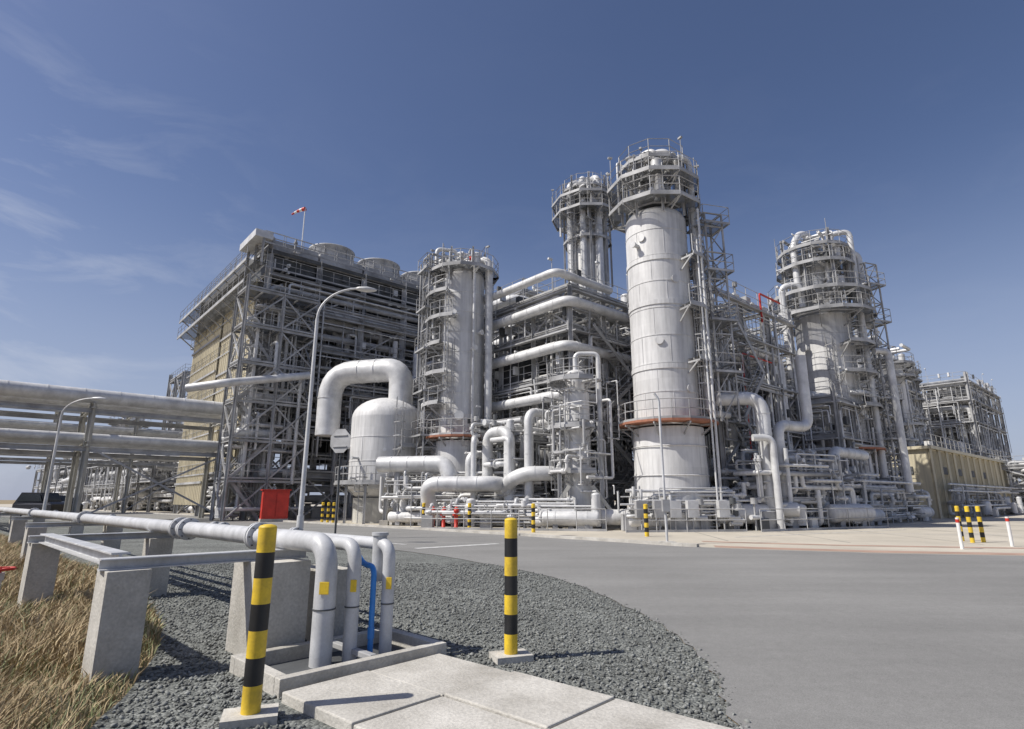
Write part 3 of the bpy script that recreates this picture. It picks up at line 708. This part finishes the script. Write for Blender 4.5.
# --- drum
x,y=-8.8,40; m=MB()
lathe(m,x,y,[(0,2.0),(1.6,2.0)],iFIRE,40); lathe(m,x,y,[(1.2,.5),(1.5,1.7),(2.2,2.4)],iCLAD,48); shell(m,x,y,2.2,7.0,2.42,seam=1.6,top=False,n=48); lathe(m,x,y,dome(7.0,2.42,1.5,9),iCLAD,48)
ringplat(m,x,y,2.45,3.3,2.6,200,330,seg=14); ringplat(m,x,y,2.45,3.2,5.0,300,380,seg=14); ladder(m,x,y,2.42,300,0,7.2); ladder(m,x,y,2.42,250,0,2.6)
for k_ in range(5): 
    ang=200+k_*30
    o=V((math.cos(math.radians(ang)),math.sin(math.radians(ang)),0)); ibeam(m,V((x,y,0))+o*3,V((x,y,2.5))+o*3,.15,.15,iSTEEL)
pipe(m,[(x+.9,y-.2,8),(x+.9,y-.2,10.6),(x-4.6,y+1.3,10.6),(x-4.6,y+1.3,6)],.85,iPIPE,24,br=1.9,seam=1.3)
nozzles(m,x,y,2.45,2.5,7,5); clutter(m,Fr(x,y,ANG),-2,2,-4.2,-2.8,.3,3.5,20,(.04,.07,.12))
m.obj('knockout_drum')
x,y=3.6,31.5; m=MB()
shell(m,x,y,2.2,7.2,.72,seam=1.1,n=32); lathe(m,x,y,[(0.6,.85),(2.2,.75)],iCLAD,32)
shell(m,x,y,7.2,8.4,.5,seam=1,n=24)
for z in(3.0,5.4,8.0): ringplat(m,x,y,.75,1.6,z,0,300,seg=30)
ladder(m,x,y,.75,200,0,8); pipe(m,[(x,y,8.5),(x,y,9.6),(x+1.3,y,9.6),(x+1.3,y,2)],.14,iPIPE)
for dx,dy in((-1,-1),(1,-1),(1,1),(-1,1)): ibeam(m,(x+dx*1.1,y+dy*1.1,0),(x+dx*1.1,y+dy*1.1,3),.2,.2,iSTEEL)
for dx,dy in((-1,-1),(1,-1)): box(m,(x+dx*2.2,y+dy*1.1,0),(x+dx*.6,y+dy*1.1,2.2),.18,.18,iFIRE)
clutter(m,Fr(x,y,ANG),-1.8,1.8,-1.8,1.8,.5,8,34,(.03,.05,.08)); m.obj('pressure_vessel')

# ============================================================ steel structures
m=MB(); F=Fr(3.6,33.6,ANG)
us=lin(0,9.6,4); ws=lin(0,10,4); lv=[3.0,6.0,9.0,12.0,14.6]
frame(m,F,us,ws,lv,.28,.26,.6,.35); dense(m,F,9.6,10,lv)
clutter(m,F,0,9,0,10,.4,14,120,(.05,.07,.1,.15,.22)); smallstuff(m,F,0.5,8,.5,9,[0,3,6,9,12,14.6],80)
for i in range(3):
    for z in(3,9): abox(m,F(1.6+3.2*i,6.5,z+1.1),(2.6,3,1.8),F.a,iDARK)  # added dark backing, its colour stands in for shade inside the frame
for z,w_ in((13.4,-.4),(10.6,-.2),(7.6,0)):
    pipe(m,[F(-.6,11,z),F(-.6,w_,z),F(8,w_,z)],.32,iPIPE,seam=1.2)
pipe(m,[F(-1.2,13,15.2),F(-1.2,0,15.2),F(4,0,15.2)],.26,iPIPE,seam=1.2)
hvessel(m,F(.5,2,4.2),F(.5,8.5,4.2),.6,iCLAD)
for k_ in range(4): stairs(m,F,5 if k_%2 else 1,1 if k_%2 else 5,-1.0,3*k_,3*k_+3)
m.obj('process_steel_structure')
m=MB(); F=Fr(.6,33.6,ANG)
frame(m,F,[0,2.6],lin(0,7,3),[2.6,5.2],.24,.22,.3,.3); dense(m,F,2.6,7,[2.6,5.2])
pipe(m,[F(-1,0,0),F(-1,0,5.4),F(-1,2.0,5.4),F(-1,2.0,2)],.32,iPIPE,seam=1.1); pipe(m,[F(-.6,-1.2,1.2),F(-.6,-1.2,6.4),F(2,-1.2,6.4),F(2,-1.2,1)],.25,iPIPE,seam=1.1)
pipe(m,[F(-1.6,3,0),F(-1.6,3,4.2),F(1,3,4.2)],.26,iPIPE); clutter(m,F,-1.5,3,-1,7,.3,6.5,60,(.04,.06,.1,.15,.2)); smallstuff(m,F,-1,2.5,-1,6,[0,2.6,5.2],30)
m.obj('pipe_manifold')
m=MB()
pipe(m,[(-8.2,35.6,3.6),(-4.1,34.6,3.6),(-3.7,34.4,3.0),(-3.5,34.4,.3)],.48,iPIPE,24,br=.9,seam=1.1)
pipe(m,[(-4.6,33.4,.9),(-4.9,32.8,2.35),(-1.0,32.2,2.35),(-.6,33.5,2.35)],.42,iPIPE,24,br=.8,seam=1.1)
pipe(m,[(-.9,33.6,1.6),(.3,32.0,2.9),(2.4,31.8,2.9),(2.4,34,2.9)],.4,iPIPE,24,seam=1.1)
pipe(m,[(-2.2,33,0),(-2.2,33,5),(-2.2,36,5)],.16,iPIPE); pipe(m,[(-7,35.4,0),(-7,35.4,3.3)],.2,iSTEEL)
for x_ in(-7.6,-6,-4.6,-3.2,-1.6,.2,1.6): 
    ibeam(m,(x_,33.6+abs(x_)*.2,0),(x_,33.6+abs(x_)*.2,1.9),.2,.2,iSTEEL); abox(m,(x_,33.6+abs(x_)*.2,.15),(.5,.5,.3),0,iCONC)
F=Fr(-7.5,36.2,-12); clutter(m,F,0,10,-2,1.2,.2,3.2,80,(.03,.05,.08,.12)); smallstuff(m,F,0,10,-2,1,[0],40)
F=Fr(-4.5,31.6,-12); clutter(m,F,0,9,-.8,.6,.2,1.5,44,(.03,.05,.08)); rail(m,[F(-.5,-1.2,0),F(9.5,-1.2,0)]); smallstuff(m,F,0,9,-.6,.4,[0],14)
m.obj('header_pipes')
m=MB(); F=Fr(11.8,32.2,ANG); lv=[3.2,6.2,9.0,11.8,14.0]
frame(m,F,lin(0,11,4),lin(0,7.5,3),lv,.28,.26,.6,.35); dense(m,F,11,7.5,lv)
clutter(m,F,0,11,0,7.5,.4,14.6,120,(.05,.07,.1,.15,.22)); smallstuff(m,F,.5,10,.5,7,[0,3.2,6.2,9,11.8,14],80)
for i in range(3):
    for z in(3.2,9): abox(m,F(1.8+3.6*i,5,z+1.1),(2.8,2.4,1.8),F.a,iDARK)  # dark backing boxes, interior shade put into their colour
for k_ in range(4): stairs(m,F,1+3*(k_%2),4-3*(k_%2),-1.0,3*k_,3*k_+3)
pipe(m,[F(6,-.3,12.9),F(6,-.3,14.9),F(9,-.3,14.9)],.07,iRED); pipe(m,[F(3,-.2,.5),F(3,-.2,10.3),F(7,-.2,10.3)],.05,iRED)
m.obj('process_steel_structure')
m=MB(); F=Fr(14,44,ANG); lv=[4,8,12,16.0]
frame(m,F,lin(0,16,5),lin(0,10,3),lv,.3,.3,.6,.3); dense(m,F,16,10,lv); clutter(m,F,0,16,0,9,3,18,110,(.08,.12,.2,.3)); smallstuff(m,F,.5,14,.5,9,[8,12,16],50)
m.obj('process_steel_structure')
m=MB(); F=Fr(1,46,ANG); lv=[4,8,12,16,19.0]
frame(m,F,lin(0,12,4),lin(0,16,5),lv,.3,.3,.6,.3); dense(m,F,12,16,lv); clutter(m,F,0,12,0,16,2,20,130,(.08,.12,.2,.3)); smallstuff(m,F,.5,11,.5,15,[8,12,16,19],50)
for z in(17.5,14,10.5): pipe(m,[F(-2,20,z),F(-2,-1,z),F(8,-1,z)],.4,iPIPE,seam=1.5)
m.obj('process_steel_structure')
m=MB(); F=Fr(21.5,37.5,ANG); lv=[3.0,5.8,8.2]
frame(m,F,lin(0,12,5),lin(0,4,2),lv,.24,.24,.5,.35); dense(m,F,12,4,lv); clutter(m,F,0,12,-.5,4,.4,9,80,(.05,.08,.12,.2)); smallstuff(m,F,0,11,0,4,[0,3,5.8,8.2],44)
m.obj('process_steel_structure')
m=MB(); F=Fr(25.5,51,ANG); lv=[4,7.5,11,14]
frame(m,F,lin(0,24,7),lin(0,12,4),lv,.26,.28,.6,.35); dense(m,F,24,12,lv); clutter(m,F,0,24,0,12,.4,16,170,(.08,.12,.2,.3)); smallstuff(m,F,0,23,0,11,[4,7.5,11,14],70)
m.obj('process_steel_structure')
m=MB(); F=Fr(44,66,ANG); lv=[4,8,12,15.5,18]
frame(m,F,lin(0,14,5),lin(0,9,3),lv,.3,.3,.6,.4); dense(m,F,14,9,lv); clutter(m,F,0,14,0,9,1,19,110,(.1,.16,.28)); smallstuff(m,F,0,13,0,8,[8,12,18],40)
m.obj('process_steel_structure')
m=MB(); F=Fr(62,76,ANG); lv=[4,8,12,15,17.5]
frame(m,F,lin(0,20,6),lin(0,10,3),lv,.34,.34,.7,.5); dense(m,F,20,10,lv); clutter(m,F,0,20,0,10,1,18,150,(.12,.2,.3)); smallstuff(m,F,0,19,0,9,[4,8,12,17.5],60)
m.obj('pipe_rack_structure')
m=MB(); F=Fr(60,62,ANG)
frame(m,F,lin(0,14,4),lin(0,6,2),[2.6,5.2],.25,.25,.6,.4); clutter(m,F,0,14,0,6,.5,6,60,(.1,.15,.25)); smallstuff(m,F,0,13,0,5,[0,2.6,5.2],30)
m.obj('process_steel_structure')
m=MB(); x,y=13.3,30
pipe(m,[(x-2.2,y+.6,6.8),(x,y,6.8),(x,y,1.0),(x+1.2,y-.2,1.0)],.36,iPIPE,24,seam=1.1); pipe(m,[(x+.9,y+.4,.2),(x+.9,y+.4,5.4),(x+3.2,y+1.6,5.4),(x+3.2,y+1.6,9.5)],.28,iPIPE,24,seam=1.1)
pipe(m,[(x+.1,y-.6,0),(x+.1,y-.6,4.6),(x-.9,y-.6,4.6)],.18,iPIPE); pipe(m,[(x+5,y+2.8,.2),(x+5,y+2.8,4.2),(x+9,y+6.4,4.2)],.3,iPIPE,24,seam=1.1)
F=Fr(x-1.5,y-.6,25); clutter(m,F,0,8,-.8,2.2,.2,4.2,90,(.03,.05,.08,.12)); smallstuff(m,F,0,8,-.6,2,[0],40); rail(m,[F(-.5,-1.2,0),F(9,-1.2,0)])
F=Fr(x+4,y+3.5,38); clutter(m,F,0,16,-1.5,1.5,.2,3,70,(.04,.07,.12)); smallstuff(m,F,0,16,-1.5,1.5,[0],30)
m.obj('process_piping')
m=MB(); F=Fr(6.2,28.2,8)
for u in(0,.9,1.7,2.6,4.2): abox(m,F(u,0,1.05),(.55,.3,.8),F.a,iSTEEL if u<1 else iPIPE); tube(m,F(u,0,0),F(u,0,.7),.04,iSTEEL,6)
rail(m,[F(-1,-.6,0),F(5,-.6,0)],iSTEEL); clutter(m,F,-1,6,.3,1.6,.1,2.2,50,(.03,.05,.08)); smallstuff(m,F,-1,6,.2,1.2,[0],16); m.obj('instrument_panel')
m=MB(); pipe(m,[(5.3,20.3,0),(5.3,20.3,5.0),(5.15,20.3,5.25)],.045,iPIPE); abox(m,(5.3,20.3,.05),(.5,.5,.12),0,iCONC); abox(m,(5.3,20.2,1.3),(.25,.2,.4),0,iSTEEL); m.obj('instrument_mast')

# ============================================================ air cooler structure
m=MB(); AN=41.5; F=Fr(-20.2,44.2,AN); WW=21.5
us=lin(0,30,8); lv=[3.6,7.2,10.8,14.2,17.4,20.0,22.0]
frame(m,F,us,[0,4.6,13,WW],lv[:-1],.42,.34,.6,.35,over=.6); dense(m,F,30,3,lv[:-1],('f',))
frame(m,F,us,[0,WW],[22.0],.4,.4,0,0,over=.8,z0=20)
abox(m,F(15,WW/2,21.75),(30.5,WW+.4,.3),F.a,iDARK)
for i in range(7):
    abox(m,F(2.1+i*4.28,WW/2,22.5),(4.1,WW-.5,.9),F.a,iSTEEL)
    abox(m,F(2.1+i*4.28,WW/2,20.9),(3.9,WW-.7,1.1),F.a,iDARK)
clutter(m,F,0,30,-.3,4.5,.5,20,190,(.06,.1,.15,.25),(iPIPE,iSTEEL,iCLAD,iSTEEL)); smallstuff(m,F,0.5,28,.3,4,[0,3.6,7.2,10.8,14.2],100)
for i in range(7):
    for z in(10.9,14.8,18.0): abox(m,F(2.1+i*4.28,9.5,z+1),(3.6,8,2.2),F.a,iDARK)  # dark filler boxes paint the shade of the upper interior
for i in range(5): abox(m,F(8+i*4.6,9,5.5+R.random()*3),(3.6,4,5),F.a,R.choice((iBEIGE,iSTEEL,iDARK)))
for a0,a1,z0,z1 in((1.2,10.0,3.7,19.5),(10.7,20.9,1,18.6)):
    abox(m,F(-.45,(a0+a1)/2,(z0+z1)/2),(.1,a1-a0,z1-z0),F.a,iBEIGE)
    k=a0
    while k<a1: box(m,F(-.53,k,z0),F(-.53,k,z1),.06,.1,iBEIGE); k+=.6
    for z in np.arange(z0+2,z1,3.4): box(m,F(-.6,a0,z),F(-.6,a1,z),.1,.2,iSTEEL)
for z in(18.4,20.2):
    plate(m,F,-2.1,-.5,-1,WW,z,iGRATE); rail(m,[F(-2.1,-1,z),F(-2.1,WW,z)],iSTEEL); box(m,F(-2.1,-1,z-.1),F(-2.1,WW,z-.1),.08,.2,iSTEEL)
    for w in lin(0,WW-1,9): box(m,F(-.4,w,z-1.3),F(-2.0,w,z-.1),.1,.1,iSTEEL)
for s_ in(6.5,11.5,16.5,21.5,26.5):
    for w in(3.0,10,17):
        c=F(s_,w,0); lathe(m,c.x,c.y,[(22.9,2.2),(23.2,2.1),(24.4,2.0),(24.5,2.15),(24.6,2.15),(24.5,1.9),(23.9,1.85)],iSTEEL,28)
        for q in range(12):
            a_=q*math.pi/6; o=V((math.cos(a_),math.sin(a_),0)); box(m,V((c.x,c.y,23.0))+o*2.2,V((c.x,c.y,24.4))+o*2.05,.08,.06,iSTEEL)
        lathe(m,c.x,c.y,[(24.2,1.85),(24.2,.01)],iDARK,28)
rail(m,[F(-.6,-.6,22.1),F(30,-.6,22.1),F(30,WW,22.1),F(-.6,WW,22.1)],iSTEEL,closed=True)
abox(m,F(-.9,1.2,22.7),(1.4,4.2,.6),F.a,iPIPE)
for w in(-.8,1,3): ibeam(m,F(-.9,w,20),F(-.9,w,22.4),.14,.14,iSTEEL)
clutter(m,F,-1,3,-.6,3,20,23.4,12,(.06,.1,.14)); 
G=Fr(-20.2,41.0,AN)
frame(m,G,[0,2.8,5.6],[0,2.6],[2.9,5.8,8.7,11.6,14.5,17.4],.2,.18,.8,.9)
for k_ in range(5): stairs(m,G,.4 if k_%2 else 2.7,2.7 if k_%2 else .4,.6,2.9*k_,2.9*k_+2.9)
clutter(m,G,0,5.6,0,2.6,.5,17,26,(.06,.1,.14)); smallstuff(m,G,0,5,0,2.4,[0,2.9,5.8,8.7,11.6],20)
pipe(m,[G(-3,1,9.2),G(-1,-.7,9.6),G(5,-.7,11)],.3,iPIPE)
for z,u0,u1,r in((12.4,6,24,.42),(9.2,10,30,.46),(6.0,12,30,.45),(15.8,14,30,.34)):
    pipe(m,[F(u0,2,z-4),F(u0,-.9,z-4),F(u0,-.9,z),F(u1,-.9,z)],r,iPIPE,20,seam=1.5)
m.obj('air_cooler_structure')
m=MB(); p=F(3.4,2.5,22.6); tube(m,p,p+V((0,0,5.4)),.05,iWHT,8)
q=p+V((0,0,5.3)); 
for i in range(5): tube(m,q+V((-.28*i,.1*i,-.03*i*i*.4)),q+V((-.28*(i+1),.1*(i+1),-.03*(i+1)**2*.4)),.2-.025*i,iRED if i%2==0 else iWHT,10,.175-.025*i)
m.obj('windsock')

# ============================================================ overhead pipe rack (left)
def overrack(name,F,L,ws,lv,sp,pipes,col=.3):
    m=MB(); n=int(L/sp)
    for i in range(n+1):
        u=-i*sp
        for w in(ws[0],ws[-1]): ibeam(m,F(u,w,0),F(u,w,lv[-1]+.2),col,col,iFIRE)
        for z in lv: ibeam(m,F(u,ws[0]-.4,z-.17),F(u,ws[-1]+.4,z-.17),.25,.34,iFIRE)
        if i%3==0:
            box(m,F(u,ws[0],0.2),F(u-sp,ws[0],lv[0]-.3),.12,.12,iSTEEL); box(m,F(u-sp,ws[0],.2),F(u,ws[0],lv[0]-.3),.12,.12,iSTEEL)
    for z in lv:
        for w in(ws[0],ws[-1]): ibeam(m,F(0,w,z-.5),F(-n*sp,w,z-.5),.2,.3,iSTEEL)
    for w,z,r in pipes: pipe(m,[F(3.6,w,z+r),F(-n*sp-3,w,z+r)],r,iPIPE,16,seam=2)
    rail(m,[F(0,ws[-1]+.4,lv[-1]),F(-n*sp,ws[-1]+.4,lv[-1])],iSTEEL)
    m.obj(name)
F=Fr(-21.9,44.5,AN)
overrack('overhead_pipe_rack',F,36,[0,6],[5.3,7.9],9,[(.1,7.9,.5),(1.6,7.9,.2),(2.6,7.9,.3),(3.8,7.9,.15),(5.2,7.9,.3),(.4,5.3,.3),(1.5,5.3,.16),(2.8,5.3,.22),(4.6,5.3,.25)])
overrack('overhead_pipe_rack',Fr(-38,70,AN),66,[0,7],[6,9,11.5],7,[(.5,11.5,.4),(2,11.5,.3),(3.5,11.5,.25),(5,11.5,.4),(6.4,11.5,.2),(1,9,.3),(3,9,.4),(5,9,.3),(1,6,.3),(3,6,.4)])
m=MB(); F=Fr(-78,102,-42); frame(m,F,lin(-30,45,15),lin(0,10,3),[4,7.5],.3,.35,.6,.3,rails=True); dense(m,F,40,10,[4,7.5]); clutter(m,F,-30,45,0,10,.3,8.5,260,(.1,.15,.25,.4)); smallstuff(m,F,-30,45,-3,8,[0,0,4,7.5],130); m.obj('distant_process_unit')
m=MB(); F=Fr(-46,78,AN); frame(m,F,lin(0,9,3),lin(0,9,3),[5,10,15,19],.35,.35,.9,.5); clutter(m,F,0,9,0,9,1,20,60,(.1,.2,.3)); m.obj('process_steel_structure')
m=MB(); F=Fr(-38,66,-44); clutter(m,F,-26,16,2,9,.3,4.2,130,(.07,.12,.2)); smallstuff(m,F,-26,16,1,8,[0],90)
for u_,h_,r_ in((-20,5,1.1),(-12,3.6,.9),(-6,6.5,1.4),(1,4,1.0),(9,5,1.0)): c=F(u_,5,0); shell(m,c.x,c.y,.5,h_,r_,n=24)
m.obj('pump_station')

# ============================================================ beige building (right)
F=Fr(34.5,47.5,ANG); par=bpy.data.objects.new('beige_substation_building',None); bpy.context.collection.objects.link(par)
m=MB(); Lb=30; Wb=7; Hb=5.6
abox(m,F(Lb/2,Wb/2,Hb/2),(Lb,Wb,Hb),F.a,iBEIGE)
for k in np.arange(0,Lb+.1,2.5): box(m,F(float(k),-.08,0),F(float(k),-.08,Hb),.25,.2,iBEIGE)
for k in np.arange(.3,Lb,.4): box(m,F(float(k),-.02,0.1),F(float(k),-.02,Hb-.1),.1,.05,iBEIGE)
m.obj('walls',parent=par)
m=MB(); abox(m,F(Lb/2,Wb/2,Hb+.12),(Lb+.6,Wb+.6,.25),F.a,iBEIGE); rail(m,[F(0,0,Hb+.25),F(Lb,0,Hb+.25)],iSTEEL); smallstuff(m,F,1,Lb-2,1,Wb-1,[Hb+.25],12); m.obj('roof',parent=par)
m=MB()
for k in(3.7,8.7,13.7,18.7): abox(m,F(k,-.08,3.9),(1.4,.1,.6),F.a,iDARK)
abox(m,F(6.2,-.08,1.1),(1.1,.1,2.2),F.a,iSTEEL); abox(m,F(-.03,2.2,1.2),(.1,1.2,2.4),F.a,iSTEEL); abox(m,F(-.05,2.2,3.9),(.1,1.8,.6),F.a,iDARK); m.obj('doors_and_vents',parent=par)
m=MB(); clutter(m,F,0,26,-1.6,-.4,.2,2.6,30,(.05,.08,.12)); 
for z in(2.2,2.7): pipe(m,[F(-1,-1.2,z),F(28,-1.2,z)],.08,iPIPE)
for k in range(0,28,4): ibeam(m,F(k,-1.2,0),F(k,-1.2,2.8),.12,.12,iSTEEL)
smallstuff(m,F,0,26,-2.4,-1,[0],12); m.obj('wall_piping',parent=par)

# ============================================================ light, sky, camera
sd=V((-.965,-.26,0)).normalized(); el=math.radians(49)
sv=V((sd.x*math.cos(el),sd.y*math.cos(el),math.sin(el)))
L=bpy.data.lights.new('sun','SUN'); L.energy=5.0; L.angle=math.radians(.5); L.color=(1,.955,.88)
lo=bpy.data.objects.new('sun',L); bpy.context.collection.objects.link(lo); lo.rotation_euler=(-sv).to_track_quat('-Z','Y').to_euler()
w=bpy.data.worlds.new('World'); sc.world=w; w.use_nodes=True; nt=w.node_tree; N=nt.nodes; Lk=nt.links
bg=N['Background']; sky=N.new('ShaderNodeTexSky'); sky.sky_type='NISHITA'; sky.sun_disc=False; sky.sun_elevation=el; sky.sun_rotation=math.atan2(sv.x,sv.y)
sky.air_density=1.0; sky.dust_density=1.2; sky.ozone_density=2.6
tc=N.new('ShaderNodeTexCoord'); mp=N.new('ShaderNodeMapping'); mp.inputs['Scale'].default_value=(1.4,1.4,4); mp.inputs['Rotation'].default_value=(.25,.3,0)
Lk.new(tc.outputs['Generated'],mp.inputs['Vector']); nz=N.new('ShaderNodeTexNoise'); nz.inputs['Scale'].default_value=3.2; nz.inputs['Detail'].default_value=8; nz.inputs['Roughness'].default_value=.6; nz.inputs['Distortion'].default_value=.5; Lk.new(mp.outputs[0],nz.inputs['Vector'])
rp=N.new('ShaderNodeValToRGB'); rp.color_ramp.elements[0].position=.48; rp.color_ramp.elements[1].position=.82; Lk.new(nz.outputs['Fac'],rp.inputs['Fac'])
sx=N.new('ShaderNodeSeparateXYZ'); Lk.new(tc.outputs['Generated'],sx.inputs[0])
mk=N.new('ShaderNodeMapRange'); mk.inputs[1].default_value=-.35; mk.inputs[2].default_value=-.65; mk.inputs[3].default_value=.05; mk.inputs[4].default_value=.65; Lk.new(sx.outputs['X'],mk.inputs[0])
zc_=N.new('ShaderNodeMapRange'); zc_.inputs[1].default_value=.62; zc_.inputs[2].default_value=.42; zc_.inputs[3].default_value=.15; zc_.inputs[4].default_value=1; Lk.new(sx.outputs['Z'],zc_.inputs[0])
mu=N.new('ShaderNodeMath'); mu.operation='MULTIPLY'; Lk.new(rp.outputs['Color'],mu.inputs[0]); Lk.new(mk.outputs[0],mu.inputs[1])
mu2=N.new('ShaderNodeMath'); mu2.operation='MULTIPLY'; Lk.new(mu.outputs[0],mu2.inputs[0]); Lk.new(zc_.outputs[0],mu2.inputs[1])
hz=N.new('ShaderNodeMapRange'); hz.interpolation_type='SMOOTHERSTEP'; hz.inputs[1].default_value=-.1; hz.inputs[2].default_value=.55; hz.inputs[3].default_value=.78; hz.inputs[4].default_value=0; Lk.new(sx.outputs['Z'],hz.inputs[0])
tint=N.new('ShaderNodeMix'); tint.data_type='RGBA'; tint.blend_type='MULTIPLY'; tint.inputs['Factor'].default_value=1; Lk.new(sky.outputs[0],tint.inputs['A']); tint.inputs['B'].default_value=(.98,.94,1.06,1)
mixh=N.new('ShaderNodeMix'); mixh.data_type='RGBA'; Lk.new(hz.outputs[0],mixh.inputs['Factor']); Lk.new(tint.outputs['Result'],mixh.inputs['A']); mixh.inputs['B'].default_value=(4.7,5.3,6.9,1)
mix=N.new('ShaderNodeMix'); mix.data_type='RGBA'; Lk.new(mu2.outputs[0],mix.inputs['Factor']); Lk.new(mixh.outputs['Result'],mix.inputs['A']); mix.inputs['B'].default_value=(7,7.4,8.4,1)
Lk.new(mix.outputs['Result'],bg.inputs['Color']); bg.inputs['Strength'].default_value=.09
cam=bpy.data.cameras.new('camera'); cam.lens=20.0; cam.sensor_width=36; cam.clip_end=5000
co=bpy.data.objects.new('camera',cam); bpy.context.collection.objects.link(co); co.location=(0,0,1.5); co.rotation_euler=(math.radians(90+13.35),0,0); sc.camera=co
